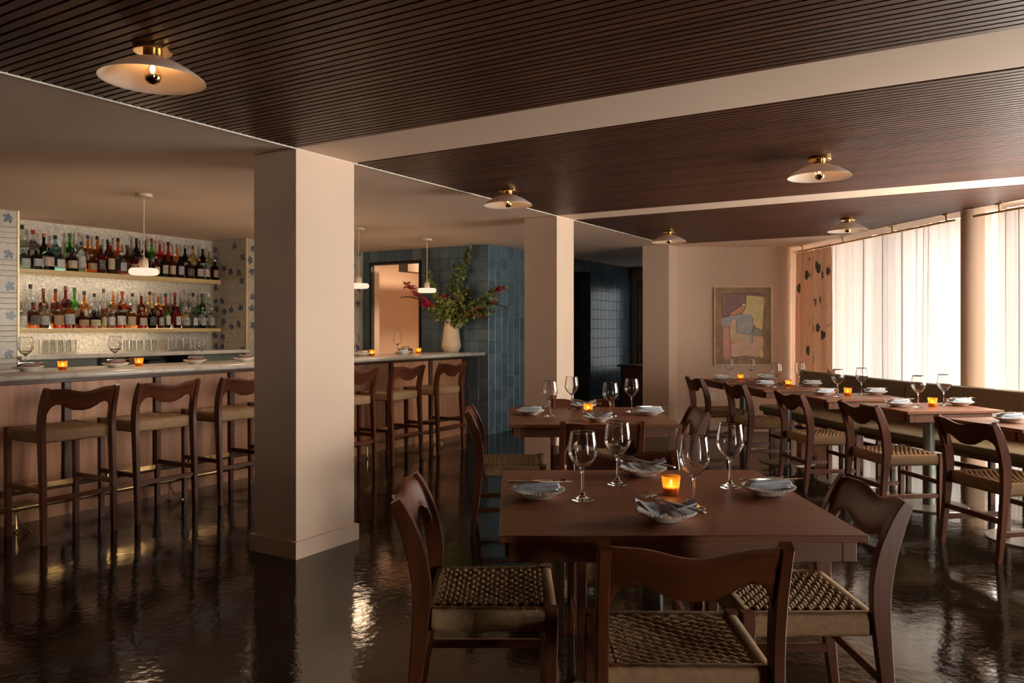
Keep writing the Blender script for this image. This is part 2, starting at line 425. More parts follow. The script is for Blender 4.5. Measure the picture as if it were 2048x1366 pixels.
# slats
PITCH = .0455
names = ['dark slatted wood ceiling bay above the foreground', 'dark slatted wood ceiling bay between the first two columns', 'dark slatted wood ceiling bay by the end wall']
for bi, (a, c) in enumerate(QW):
    back = struct(qslab(MB(), a, c, H+.022, H+.12, .02, 10).build('ceiling_panel', M['slatback'], rz=ANG), names[bi])
    q = c-.002; k = 0
    while q-PITCH > max(a, .75):
        q0 = q-(PITCH-.0125); r0 = r_edge((q+q0)/2)
        L = 3.464-r0
        MB().box(-(q-q0)/2, (q-q0)/2, -L/2, L/2, -.011, .011).build('slat', M['slat'], back, ((q+q0)/2, r0+L/2, H+.011), smooth=False)
        q -= PITCH
    if a < 0:
        qslab(MB(), a, q, H, H+.02, 0, 10).build('plain_board', M['slat'], back, smooth=False)
# columns
def column(q0, q1, r0, r1, label):
    c = MB().box(q0, q1, r0, r1, 0, H-.001).build('column', M['plaster'], rz=ANG)
    p = .022
    MB().box(q0-p, q1+p, r0-p, r1+p, 0, .10).build('plinth', M['plaster'], c)
    c['kind'] = 'structure'; c['label'] = label
column(3.2796, 3.771, 3.468, 3.825, 'large square pink plaster column in front of the bar')
column(6.52, 6.87, 3.468, 3.82, 'square pink plaster column beside the blue tiled wall')
column(9.53, 9.90, 3.468, 3.82, 'square pink plaster column at the end wall')
# end wall with rounded edge
R = .09; xr = 3.66
poly = [(2.13, 10.23)]+[(xr-R+R*math.sin(t), 10.23+R-R*math.cos(t)) for t in [i*PI/12 for i in range(7)]]+[(xr, 10.42), (2.13, 10.42)]
ew = struct(MB().prism(poly, 0, H).build('wall_end', M['plaster']), 'pink plaster end wall with the abstract painting')
MB().box(3.5, 4.9, 10.42, 10.60, 0, H).build('wall_return', M['plaster'], ew)
MB().box(2.16, xr-.1, 10.215, 10.24, 0, .10).build('baseboard', M['plaster'], ew)
# round column at the window
rc = struct(MB().lathe([(.096, 0), (.096, H)], 40).build('column', M['plaster'], loc=(4.125, 7.05, 0)), 'slim round pink column between the window curtains')
# flower tile wall and niche (q,r frame)
RF = 7.46; N0, N1, RB = 3.74, 6.29, 8.08
b = MB(); b.box(-3, N0, RF+.008, RF+.9, 0, H); b.box(N1, 8.45, RF+.008, RF+.9, 0, H)
fw = struct(b.build('wall_bar', M['groutcream'], rz=ANG), 'cream wall tiled with brushed blue flowers behind the bar')
struct(MB().box(N0-.1, N1+.1, RB, RB+.1, 0, H).build('wall_niche', M['swirl'], rz=ANG), 'pale swirl-patterned back of the bottle niche')
# tile meshes
def tile_mesh(name, wx, hz, m, t=.008, c=.0025):
    return MB().cbox(-wx/2, wx/2, -t, 0, -hz/2, hz/2, c).mesh(name, m)
TS = .1525
tm_flower = [tile_mesh('flower_tile', TS-.003, TS-.003, M['flowertile'])]
tm_strip = tile_mesh('strip_tile', .145, .045, M['creamtile'])
tm_sq = tile_mesh('flower_tile', .145, .147, M['flowertile'])
def put(me, name, parent, q, r, z, rot=0):
    o = link(name, me, parent, (q, r, z)); o.rotation_euler = (random.uniform(-.008, .008), random.uniform(-.004, .004), rot+random.uniform(-.008, .008)); return o
q = N1+TS/2+.012
while q < 8.30:
    z = H-TS/2-.002
    while z > -.03:
        put(tm_flower[0], 'tile', fw, q, RF+.008, max(z, .06)); z -= TS
    q += TS
for cnum in range(8):                                      # left jamb strip: squares and thin strips
    q = N0-.078-cnum*.1485; z = H-.004
    while z > .2:
        put(tm_sq, 'tile', fw, q, RF+.008, z-.0745); z -= .15
        for _ in range(3): put(tm_strip, 'tile', fw, q, RF+.008, z-.0235); z -= .0475
# niche return (faces -q)
r = RF+.008+TS/2+.01
for k in range(4):
    z = H-TS/2-.002
    while z > 1.1:
        put(tm_flower[0], 'tile', fw, N1, RF+.10+k*TS, z, -PI/2); z -= TS
b = MB(); b.box(N1-.012, N1+.006, RF-.006, RF+.012, 0, H); b.box(N0-.006, N0+.012, RF-.006, RF+.012, 0, H)
struct(b.build('trim_2', plain('pale_brass_trim', (.78, .62, .36), .4, .3), rz=ANG), 'pale metal edge trim on both sides of the bottle niche')
# blue tiled wall A (along E1, faces the room) with doorway, and wall B along the corridor
TQ, TR = 8.302, 5.3825
b = MB()
D0, D1, DZ = TR+1.10, TR+1.93, 2.22
b.box(TQ+.008, TQ+.16, TR+.008, D0, 0, H); b.box(TQ+.008, TQ+.16, D1, RF+.3, 0, H); b.box(TQ+.008, TQ+.16, D0, D1, DZ, H)
wa = struct(b.build('wall_tile_bar', M['grout'], rz=ANG), 'dark blue glazed tile wall with a doorway behind the bar end')
tm_blue = [tile_mesh('blue_tile', TS-.003, TS-.003, M['bluetile'])]
def clipped(x0, x1, z0, z1):
    return tile_mesh('blue_tile', x1-x0-.003, z1-z0-.003, M['bluetile'])
nz = 16
def tile_face(parent, n, place, skip, individual=lambda i: True):
    rest = MB()
    for i in range(n):
        for j in range(nz):
            z1 = H-j*TS; z0 = max(0, z1-TS)
            if z1-z0 < .02: continue
            s0, s1 = i*TS, (i+1)*TS
            hit = skip(s0, s1, z0, z1)
            if hit == 'all': continue
            if hit: s0, s1, z0b = hit; 
            zz0 = z0
            if hit: zz0 = z0b
            if s1-s0 < .012 or z1-zz0 < .012: continue
            full = abs(s1-s0-TS) < 1e-6 and abs(z1-zz0-TS) < 1e-6
            me = tm_blue[0] if full else clipped(s0, s1, zz0, z1)
            place(me, (s0+s1)/2, (zz0+z1)/2, individual(i), rest)
    return rest
def skipA(s0, s1, z0, z1):
    a, c = D0-TR-.03, D1-TR+.03; top = DZ+.03
    if s1 <= a or s0 >= c or z0 >= top: return None
    if z1 <= top:
        if s0 >= a and s1 <= c: return 'all'
        if s0 < a: return (s0, a, z0)
        return (c, s1, z0)
    if s0 >= a and s1 <= c: return (s0, s1, top)
    if s0 < a: return (s0, a, z0)
    return (c, s1, z0)
tile_face(wa, 14, lambda me, s, z, ind, rest: put(me, 'tile', wa, TQ+.008, TR+s, z, -PI/2), skipA)
# door frame (black) and jambs
b = MB(); t = .03
b.box(TQ-.012, TQ+.05, D0-t, D0, 0, DZ+t); b.box(TQ-.012, TQ+.05, D1, D1+t, 0, DZ+t); b.box(TQ-.012, TQ+.05, D0, D1, DZ, DZ+t)
struct(b.build('trim_3', M['black'], rz=ANG), 'thin black frame around the doorway beside the bar')
# wall B
OP0, OP1 = 2.32, 2.95                                        # recess
b = MB()
b.box(TQ+.008, TQ+OP0, TR+.008, TR+.16, 0, H); b.box(TQ+OP1, 13.1, TR+.008, TR+.16, 0, H); b.box(TQ+OP0, TQ+OP1, TR+.008, TR+.16, 2.22, H)
wb = struct(b.build('wall_tile_corridor', M['grout'], rz=ANG), 'blue glazed tile wall running back into the dark corridor')
def skipB(s0, s1, z0, z1):
    a, c, top = OP0, OP1, 2.22
    if s1 <= a or s0 >= c or z0 >= top: return None
    if z1 <= top:
        if s0 >= a and s1 <= c: return 'all'
        if s0 < a: return (s0, a, z0)
        return (c, s1, z0)
    if s0 >= a and s1 <= c: return (s0, s1, top)
    if s0 < a: return (s0, a, z0)
    return (c, s1, z0)
hid = []
def placeB(me, s, z, ind, rest):
    if ind: put(me, 'tile', wb, TQ+s, TR+.008, z)
    else:
        Mx = Matrix.Translation((TQ+s, TR+.008, z)); rest.add([v.co for v in me.vertices], [tuple(p.vertices) for p in me.polygons], Mx)
rest = tile_face(wb, 30, placeB, skipB, lambda i: i < 6 or i >= 18)
o = rest.build('tile_mass', M['bluetile'], wb); o['kind'] = 'stuff'
# recess far jamb, tiled
rj = struct(MB().box(TQ+OP1, TQ+OP1+.1, TR+.16, TR+1.3, 0, H).build('wall_recess', M['grout'], rz=ANG), 'tiled side of the dark recess in the corridor wall')
for k in range(6):
    for j in range(nz):
        z = H-(j+.5)*TS
        if z > .05: put(tm_blue[0], 'tile', rj, TQ+OP1, TR+.10+k*TS, z, -PI/2)
b = MB(); b.box(TQ+OP0-.6, TQ+OP1+.1, TR+1.3, TR+1.4, 0, H); b.box(TQ+OP0-.7, TQ+OP0-.6, TR+.16, TR+1.4, 0, H)
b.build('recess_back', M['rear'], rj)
# corridor end wall with glazed door
QE = 12.9; G0, G1 = 5.22, 4.30
b = MB(); b.box(QE, QE+.12, G0, TR+.2, 0, H); b.box(QE, QE+.12, 2.9, G1, 0, H); b.box(QE, QE+.12, G1, G0, 2.12, H)
struct(b.build('wall_corridor_end', M['plaster'], rz=ANG), 'shaded plaster wall closing the corridor')
d1 = MB(); d1.box(QE+.03, QE+.075, G0-.09, G0, 0, 2.12).box(QE+.03, QE+.075, G1, G1+.09, 0, 2.12).box(QE+.03, QE+.075, G1+.09, G0-.09, 2.02, 2.12).box(QE+.03, QE+.075, G1+.09, G0-.09, 0, .62)
do = struct(d1.build('door_1', M['doorpaint'], rz=ANG), 'brown glazed door at the end of the corridor')
MB().box(QE+.05, QE+.056, G1+.09, G0-.09, .62, 2.02).build('pane', M['tinted'], do)
MB().cbox(QE-.02, QE+.03, G0-.075, G0-.055, .96, 1.10, .004).build('door_handle', M['black'], do)
b = MB(); b.box(QE-.02, QE, G0, G0+.055, 0, 2.18); b.box(QE-.02, QE, G1-.055, G1, 0, 2.18); b.box(QE-.02, QE, G1, G0, 2.12, 2.18)
b.build('casing', M['doorpaint'], do)
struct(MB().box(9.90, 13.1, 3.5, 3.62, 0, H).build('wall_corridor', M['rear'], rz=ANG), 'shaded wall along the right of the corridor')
# vestibule beyond the doorway
va = struct(MB().box(TQ+1.7, TQ+1.8, TR+.2, RF+.9, 0, H).build('wall_vestibule', M['plaster'], rz=ANG), 'warm pink wall seen through the doorway')
b = MB(); b.box(TQ+.16, TQ+1.8, D1+.42, D1+.52, 0, H); b.box(TQ+.16, TQ+1.8, TR+.16, TR+.3, 0, H)
b.build('side_wall', M['plaster'], va)
MB().box(TQ+.16, TQ+1.7, TR+1.42, TR+1.58, 2.12, 2.25).build('header_beam', M['doorpaint'], va)
MB().box(TQ+.06, TQ+.16, D1-.001, D1+.06, 0, DZ).build('jamb', M['plaster'], va)
dd = struct(MB().cbox(TQ+1.655, TQ+1.70, TR+1.62, TR+2.2, 0, 2.02, .004).build('door_2', M['plaster'], rz=ANG), 'pale pink door in the room beyond the doorway')
b = MB(); b.box(TQ+1.64, TQ+1.70, TR+1.50, TR+1.58, 0, 2.16); b.box(TQ+1.64, TQ+1.70, TR+1.58, TR+2.3, 2.08, 2.16)
b.build('casing', M['plaster'], dd)
vl = empty('ceiling_light', G(TQ+.9, TR+1.2, H-.02)); tag(vl, 'small round ceiling light in the room beyond the doorway', 'ceiling light')
MB().lathe([(0, 0), (.11, 0), (.12, .008), (.12, .02), (0, .02)], 24).build('rim', M['white'], vl)
MB().lathe([(0, -.012), (.08, -.010), (.10, 0)], 24).build('diffuser', emit('vestibule_glow', (1, .70, .44), 300), vl)
# walls outside the view
struct(MB().box(-2.6, -2.5, -9, 9, 0, H).build('wall_rear', M['rear'], rz=ANG), 'wall behind the viewer, coloured dark to cut bounced light')
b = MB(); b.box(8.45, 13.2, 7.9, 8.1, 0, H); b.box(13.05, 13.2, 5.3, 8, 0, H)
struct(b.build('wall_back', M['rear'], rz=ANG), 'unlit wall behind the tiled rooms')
# windows behind the sheers; unseen bays past them left bare to add daylight
wn = 0
segs = []
def bays(y0, y1, n):
    for i in range(n):
        ya, yb = y0+(y1-y0)*i/n, y0+(y1-y0)*(i+1)/n
        segs.append(((W(ya)+.2, ya), (W(yb)+.2, yb)))
bays(10.55, 7.06, 2); bays(7.04, 3.4, 3)
for A, B in segs:
    wn += 1
    A3, B3 = Vector((*A, 0)), Vector((*B, 0)); d = B3-A3; L = d.length
    rz = math.atan2(d.y, d.x)
    b = MB(); b.box(0, L, -.03, .03, 0, .09).box(0, L, -.03, .03, H-.07, H).box(0, .05, -.03, .03, .09, H-.07).box(L-.05, L, -.03, .03, .09, H-.07)
    fr = struct(b.build('window_%d' % wn, M['basemetal'], loc=A3, rz=rz), 'tall glazed window bay in the partly curtained window wall')
    MB().box(.05, L-.05, -.004, .004, .09, H-.07).build('pane', M['pane'], fr)
portal((W(7.06)+.3, 7.06), (W(10.55)+.3, 10.55), 0, H)
portal((W(3.4)+.3, 3.4), (W(7.0)+.3, 7.0), 0, H)
struct(MB().prism([(W(3.4)+.12, 3.4), (W(3.4)+.3, 3.4), (W(YR)+.3, YR-.4), (W(YR)+.12, YR-.4)], 0, H).build('wall_light_stop', M['rear']), 'unseen wall added past the last window bay to block light')  # added out of view to keep window light off the near column faces
pa, pb = G(QE+.2, G1), G(QE+.2, G0)
portal((pa.x, pa.y), (pb.x, pb.y), .6, 2.05)

# ------------------------------------------------------------------ curtains
def curtain_mesh(fx, y0, y1, z0, z1, m, amp, wl, seed, pleat=False, nz_=10, uv=False):
    rng = random.Random(seed); n = int(abs(y1-y0)/wl*14); rows = []
    ph = [rng.uniform(0, 6.28) for _ in range(8)]; 
    L = abs(y1-y0); uvs = []
    dx, dy = fx(y1)-fx(y0), y1-y0; nn = Vector((-dy, dx)).normalized()
    for k in range(nz_+1):
        t = k/nz_; z = z1+(z0-z1)*t; row = []
        for i in range(n+1):
            s = i/n; y = y0+(y1-y0)*s; x = fx(y)
            a = s*L/wl*2*PI
            warp = .9*math.sin(a*.23+ph[0])+.6*math.sin(a*.41+ph[1])+.25*t*math.sin(a*.13+ph[2])
            f = math.sin(a+warp*1.4)+.35*math.sin(2*a+ph[3]+warp)+.25*math.sin(.5*a+ph[4]+t)
            A = amp*(.55+.45*min(1, t*3)) if pleat else amp*(.85+.15*math.sin(ph[5]+2*t))
            tg = 0 if pleat else -.12*wl*math.sin(2*(a+warp*1.4))*(1-.25*t)
            row.append((x+nn.x*A*f+.006*math.sin(3*t+ph[6]+s*20), y+nn.y*A*f+tg, z))
            uvs.append((s*L*1.6, z))
        rows.append(row)
    me = MB().grid(rows).mesh('curtain', m, ang=3)
    if uv:
        ul = me.uv_layers.new(name='UV')
        for lp in me.loops: ul.data[lp.index].uv = uvs[lp.vertex_index]
    return me
o = link('sheer_curtain', curtain_mesh(W, 10.40, 7.04, .015, H-.006, M['sheer'], .036, .150, 3)); tag(o, 'long white sheer curtain between the printed drape and the round column', 'curtain')
o = link('sheer_curtain', curtain_mesh(W, 7.03, 6.35, .015, H-.006, M['sheer'], .036, .15, 9)); tag(o, 'white sheer curtain to the right of the round column', 'curtain')
dr = empty('printed_drape', (3.73, 9.8, 0)); tag(dr, 'terracotta linen drape printed with dark leaves in the window corner', 'curtain')
o = link('fabric', curtain_mesh(lambda y: ROD(y)-3.73+.0, 10.17-.0, 9.37, .02, 2.312, M['drape'], .028, .13, 5, True, 16, True), dr, (0, -9.8, 0))
for k in range(10):
    y = 10.15-k*.085
    MB().tube([(ROD(y)+.017*math.cos(a)-3.73, y-9.8, 2.33+.017*math.sin(a)) for a in [i*PI/5 for i in range(11)]], .003, 5, False).build('ring', M['brassdull'], dr)
def rod(y0, y1, brackets, label):
    r = empty('curtain_rod', (ROD(y0), y0, 2.33)); tag(r, label, 'curtain rod', 'ceiling mounted curtain rods')
    MB().tube([(ROD(y)-ROD(y0), y-y0, 0) for y in (y0, (y0+y1)/2, y1)], .0105, 10).build('rail', M['brassdull'], r)
    for y in brackets:
        MB().lathe([(0, .0675), (.034, .0675), (.034, .060), (.012, .050), (.008, .03), (.008, .010), (0, .010)], 14).build('bracket', M['brassdull'], r, (ROD(y)-ROD(y0), y-y0, 0))
rod(10.25, 7.17, [10.05, 9.08, 8.12, 7.28], 'long brass curtain rod from the end wall to the round column')
rod(6.93, 4.6, [6.66, 5.6, 4.8], 'brass curtain rod starting in front of the round column')
# ================================================================== BAR
q0b, q1b, RBAR = .6, 8.296, 5.719
bar = empty('bar_counter', G(0, 0), ANG); tag(bar, 'long bar counter clad in reddish veneer panels behind the stools', 'bar')
MB().box(q0b, q1b, RBAR, RBAR+.30, 0, .20).build('kick_board', M['barpanel'], bar)
MB().box(q0b, q1b, RBAR+.05, RBAR+.30, .20, 1.0).build('body', M['barframe'], bar)
MB().cbox(q0b, q1b, RBAR-.012, RBAR+.05, .20, .235, .004).build('bottom_rail', M['barframe'], bar)
MB().cbox(q0b, q1b, RBAR+.005, RBAR+.05, .955, 1.003, .003).build('top_rail', M['barframe'], bar)
sq = [1.04+.7255*k for k in range(11)]
pm = MB().cbox(-.333, .333, 0, .02, -.36, .36, .003).mesh('panel', M['barpanel'])
sm = MB().cbox(-.027, .027, 0, .045, -.36, .36, .003).mesh('stile', M['barframe'])
for k, s in enumerate(sq):
    ss = min(s, q1b-.027)
    link('stile', sm, bar, (ss, RBAR+.005, .595))
    if k: link('panel', pm, bar, ((s+sq[k-1])/2, RBAR+.03, .595))
top = tag(MB().cbox(q0b, q1b, 5.42, 6.17, 1.0, 1.042, .014).build('marble_counter', M['marble'], rz=ANG, ang=1.2), 'long pale marble counter with rounded edge on top of the bar', 'counter')
# foot rail
fr = empty('foot_rail', G(0, 0), ANG); tag(fr, 'brass foot rail on small stands along the bar', 'foot rail')
MB().tube([(q0b, 5.50, .155), (q1b-.05, 5.50, .155)], .019, 12).build('rail', M['brassdull'], fr)
def bracket():
    b = MB(); b.tube([(0, 0, .137), (0, .005, .10), (0, .0, .02)], [.009, .007, .007], 8)
    b.lathe([(0, 0), (.018, 0), (.02, .008), (.012, .018), (0, .024)], 12)
    b.tube([(0, .005, .11), (.012, -.02, .07), (.03, -.05, .03), (.055, -.07, .008)], [.006, .006, .006, .005], 8)
    b.lathe([(0, 0), (.012, 0), (.012, .008), (0, .014)], 10, Matrix.Translation((.055, -.07, 0)))
    b.lathe([(.023, -.013), (.027, 0), (.023, .013)], 14, Matrix.Translation((0, 0, .155)) @ Matrix.Rotation(PI/2, 4, 'Y'))
    return b.mesh('bracket', M['brassdull'])
bm_ = bracket()
for q in (1.6, 2.75, 3.89, 5.03, 6.18, 7.33): link('bracket', bm_, fr, (q, 5.50, 0))
# back bar: ledge, cabinet, shelves, lights
bb = empty('back_bar_cabinet', G(0, 0), ANG); tag(bb, 'grey green back bar cabinet with open bays under the bottle niche', 'cabinet')
b = MB(); b.box(N0+.01, N0+.75, RF+.03, RB-.01, 0, 1.055); b.box(5.55, N1-.01, RF+.03, RB-.01, 0, 1.055); b.box(N0+.75, 5.55, RB-.15, RB-.01, 0, 1.055); b.box(N0+.75, 5.55, RF+.03, RB-.15, 0, .82)
b.build('body', M['grey_green'], bb)
MB().cbox(4.83, 4.9, RF+.03, RF+.10, .82, 1.055, .003).build('post', M['apron'], bb)
tag(MB().cbox(N0+.004, N1-.004, RF-.05, RB-.004, 1.057, 1.097, .006).build('back_bar_ledge', M['marble'], rz=ANG), 'pale stone ledge under the lower bottle shelf', 'ledge')
for i, (q, w_, h_, lab) in enumerate([(4.32, .42, .17, 'wide black appliance left in the open bay under the stone ledge'), (5.18, .22, .19, 'black machine in the middle of the open bay under the ledge'), (5.44, .16, .15, 'small grey-black box right in the open bay under the ledge')]):
    a = empty('bar_appliance', G(q, RF+.2, .82), ANG); tag(a, lab, 'appliance')
    MB().cbox(-w_/2, w_/2, -.12, .12, 0, h_, .01).build('body', M['darkbox'], a)
    MB().cbox(-w_*.3, w_*.3, -.126, -.12, h_*.4, h_*.7, .001).build('front_plate', M['basemetal'], a)
SH = [(1.875, 1.917, 'upper'), (1.310, 1.344, 'lower')]
ledm = emit('warm_led', (1, .87, .70), 20)
for z0, z1, nm in SH:
    s = empty('bottle_shelf', G(0, 0), ANG); tag(s, 'long pale brass %s shelf full of liquor bottles' % nm, 'shelf')
    MB().cbox(N0+.004, N1-.055, 7.85, RB-.003, z0, z1, .004).build('board', M['shelf'], s)
    MB().box(N0+.004, N1-.055, 7.850, 7.856, z0-.009, z0).build('fascia', M['shelf'], s)
    MB().box(N0+.05, N1-.85, 7.864, 7.876, z0-.005, z0-.001).build('led_strip', ledm, s)
    MB().box(N0+.03, N1-.45, RB-.014, RB-.005, z1+.0005, z1+.004).build('led_strip', ledm, s)
# ---- bottles
bcol = {}
def bglass(c, key):
    if key not in bcol: bcol[key] = glass('bottle_'+key, c, .03, 1.35)
    return bcol[key]
BC = {'clear': (.86,.88,.84), 'paleteal': (.58,.80,.76), 'teal': (.30,.62,.60), 'black': (.012,.014,.012), 'green': (.10,.42,.04), 'amber': (.75,.23,.035),
      'redamber': (.68,.11,.025), 'brown': (.22,.055,.015), 'red': (.62,.025,.03), 'orange': (.85,.30,.08), 'gold': (.85,.58,.17), 'olive': (.55,.55,.22),
      'darkred': (.26,.022,.02), 'grey': (.42,.40,.36), 'navy': (.02,.02,.05), 'darkgreen': (.03,.09,.02), 'palegreen': (.72,.82,.60)}
CAPC = {'black': (.015,.015,.014), 'red': (.35,.02,.02), 'orange': (.55,.16,.06), 'brown': (.12,.055,.03), 'tan': (.45,.30,.17), 'navy': (.05,.06,.13), 'grey': (.30,.29,.27), 'white': (.72,.70,.64), 'darkgreen': (.03,.09,.03), 'pink': (.55,.33,.28)}
LABC = {'cream': (.55,.45,.30), 'white': (.62,.60,.56), 'black': (.02,.02,.02), 'tan': (.42,.26,.14), 'green': (.20,.30,.06), 'pink': (.60,.42,.36), 'pale': (.45,.47,.42), 'maroon': (.30,.06,.05), 'silver': (.42,.43,.43)}
capm = {k: plain('cap_'+k, v, .4) for k, v in CAPC.items()}
labm = {}
def label_mat(k):
    """paper label with lines of small print"""
    if k in labm: return labm[k]
    m, nt, bs = base('label_'+k); c = LABC[k]
    ink = (.5, .47, .40) if sum(c) < .3 else tuple(x*.25 for x in c)
    f = noise(nt, coords(nt, (90, 90, 260)), 1, 3)
    nt.links.new(ramp(nt, f, [(.55, c), (.60, ink)]), bs.inputs['Base Color']); bs.inputs['Roughness'].default_value = .6
    labm[k] = m; return m
SHAPES = {  # body radius fraction, body height fraction, neck radius, cap height fraction
 'std': (.044, .60, .0140, .10), 'tall': (.040, .64, .0130, .11), 'squat': (.060, .58, .0150, .13), 'wide': (.055, .62, .0150, .11), 'slim': (.035, .60, .0120, .12), 'square': (.050, .66, .0150, .12)}
bmesh_cache = {}
def bottle_meshes(sh, h):
    hk = round(h, 2); key = (sh, hk)
    if key in bmesh_cache: return bmesh_cache[key]
    R, bf, rn, cf = SHAPES[sh]; hb = h*bf; ch = h*cf; n = 20 if sh != 'square' else 4
    prof = [(0, 0), (R*.92, 0), (R, .006), (R, hb*.9), (R*.96, hb), (R*.75, hb+h*.05), (rn*1.35, hb+h*.11), (rn, hb+h*.15), (rn, h-ch*.6), (0, h-ch*.6)]
    if sh == 'square':
        b = MB(); s_ = [(r*1.414, z) for r, z in prof]
        vs = []; b.lathe([(min(r*1.414, R*1.3) if z < hb+.001 else r*1.1, z) for r, z in prof], 16)
        # squash to a rounded square
        b.v = [((abs(x)**.72)*(1 if x > 0 else -1)*(R**.28)*.86, (abs(y)**.72)*(1 if y > 0 else -1)*(R**.28)*.86, z) if z < hb*1.02 and (x*x+y*y) > 1e-8 else (x, y, z) for x, y, z in b.v]
    else: b = MB().lathe(prof, 20)
    body = b.mesh('body')
    cap = MB().lathe([(0, h-ch), (rn*1.18, h-ch), (rn*1.18, h-.002), (rn*1.0, h), (0, h)], 14).mesh('cap')
    lb = MB(); RR = R*1.012 if sh != 'square' else R*1.0; rows = []
    for zz in (hb*.22, hb*.80):
        rows.append([(RR*math.cos(a), RR*math.sin(a), zz) for a in [-PI/2-1.0+2.0*i/12 for i in range(13)]])
    if sh == 'square':
        rows = [[(x*R*1.5, -R*1.08, zz) for x in (-.45, -.15, .15, .45)] for zz in (hb*.22, hb*.80)]
    lab = lb.grid(rows).mesh('paper_label')
    bmesh_cache[key] = (body, cap, lab); return bmesh_cache[key]
def bottle(q, u_crop, top_crop, col, capc, labc, sh, row, shelf, idx, desc):
    u = u_crop/3.692; v = 390+top_crop/3.692
    zt = SH[0][1] if shelf == 'upper' else SH[1][1]
    r = {'back': 8.008, 'front': 7.905}[row]
    p = G(q, r)
    h = 1.35+(655.5-v)/1575*p.y-zt; h = max(.19, min(.43, h))
    B, C, L = bottle_meshes(sh, h)
    e = empty('liquor_bottle', (p.x, p.y, zt+.0005), ANG+random.uniform(-.25, .25))
    lab = '%s liquor bottle with %s cap, %s from left in %s row of %s shelf' % (desc, capc if capc != 'darkgreen' else 'dark green', ORD[idx], row, shelf)
    tag(e, lab, 'bottle', 'liquor bottles on the %s shelf' % shelf)
    me = B.copy(); me.materials.append(bglass(BC[col], col)); link('body', me, e)
    mc = C.copy(); mc.materials.append(capm[capc]); link('cap', mc, e)
    ml = L.copy(); ml.materials.append(label_mat(labc)); link('paper_label', ml, e)
D = {'clear':'clear glass','paleteal':'pale teal','teal':'teal','black':'black','green':'green','amber':'amber','redamber':'orange-red','brown':'brown','red':'red','orange':'orange','gold':'golden','olive':'olive','darkred':'dark red','grey':'smoky grey','navy':'blue-black','darkgreen':'dark green','palegreen':'pale green'}
UB = [(172,220,'palegreen','black','pale','std'),(240,258,'clear','red','white','wide'),(318,285,'black','orange','black','std'),(408,298,'teal','black','pale','wide'),(515,283,'green','darkgreen','cream','std'),(585,280,'clear','tan','white','tall'),(648,297,'amber','navy','silver','std'),(718,307,'amber','black','pale','std'),(795,328,'black','black','black','slim'),(873,318,'redamber','black','silver','std'),(938,370,'brown','brown','tan','squat'),(1007,318,'black','black','black','tall'),(1068,338,'navy','black','cream','tall'),(1117,308,'green','red','silver','std'),(1180,337,'red','tan','silver','std'),(1242,347,'red','black','tan','std'),(1306,358,'orange','grey','silver','std'),(1366,366,'black','grey','white','std'),(1425,372,'gold','brown','cream','tall'),(1502,376,'navy','white','white','std'),(1553,395,'olive','white','white','std')]
UF = [(196,430,'paleteal','grey','pale','wide'),(257,395,'black','darkgreen','silver','wide'),(348,365,'palegreen','red','pink','wide'),(437,405,'clear','black','white','square'),(527,405,'brown','black','cream','wide'),(600,347,'clear','black','white','tall'),(677,455,'amber','tan','tan','wide'),(742,375,'darkred','black','black','std'),(815,350,'red','grey','cream','std'),(893,425,'grey','white','silver','square'),(985,425,'darkred','black','tan','std'),(1050,430,'amber','tan','cream','std'),(1150,455,'darkred','pink','white','std'),(1212,425,'darkgreen','orange','cream','std'),(1268,435,'brown','grey','cream','std'),(1330,437,'black','grey','silver','std'),(1398,472,'darkred','pink','black','wide'),(1468,472,'brown','orange','pink','wide'),(1525,473,'clear','orange','white','slim'),(1588,475,'brown','white','tan','std')]
LB = [(225,655,'clear','black','silver','std'),(320,693,'brown','brown','tan','std'),(410,690,'redamber','black','silver','std'),(487,670,'darkred','brown','silver','std'),(547,685,'green','darkgreen','tan','std'),(622,715,'amber','black','cream','std'),(696,727,'clear','black','black','std'),(765,693,'clear','brown','maroon','tall'),(838,705,'orange','tan','cream','std'),(902,710,'redamber','red','silver','wide'),(978,730,'clear','black','white','std'),(1043,717,'darkred','grey','maroon','std'),(1105,710,'gold','black','tan','std'),(1168,722,'orange','pink','tan','std'),(1223,723,'redamber','black','pink','std'),(1291,722,'brown','red','tan','std'),(1365,708,'clear','grey','white','tall'),(1425,722,'clear','black','black','tall'),(1492,730,'green','black','white','std'),(1538,730,'clear','white','silver','std')]
LF = [(180,800,'clear','grey','white','std'),(232,790,'redamber','black','black','wide'),(322,800,'palegreen','tan','silver','std'),(425,790,'amber','black','tan','wide'),(508,772,'amber','black','silver','wide'),(615,850,'darkred','brown','tan','squat'),(712,868,'brown','black','cream','squat'),(762,820,'gold','tan','cream','slim'),(804,815,'clear','black','white','std'),(884,800,'brown','brown','white','wide'),(962,810,'amber','red','cream','wide'),(1045,830,'amber','grey','cream','wide'),(1123,815,'black','tan','black','std'),(1187,830,'darkred','pink','silver','slim'),(1237,800,'green','darkgreen','white','slim'),(1307,805,'red','tan','white','std'),(1373,830,'gold','white','silver','std'),(1433,825,'clear','black','white','std'),(1497,825,'clear','grey','silver','std'),(1560,835,'clear','white','silver','std')]
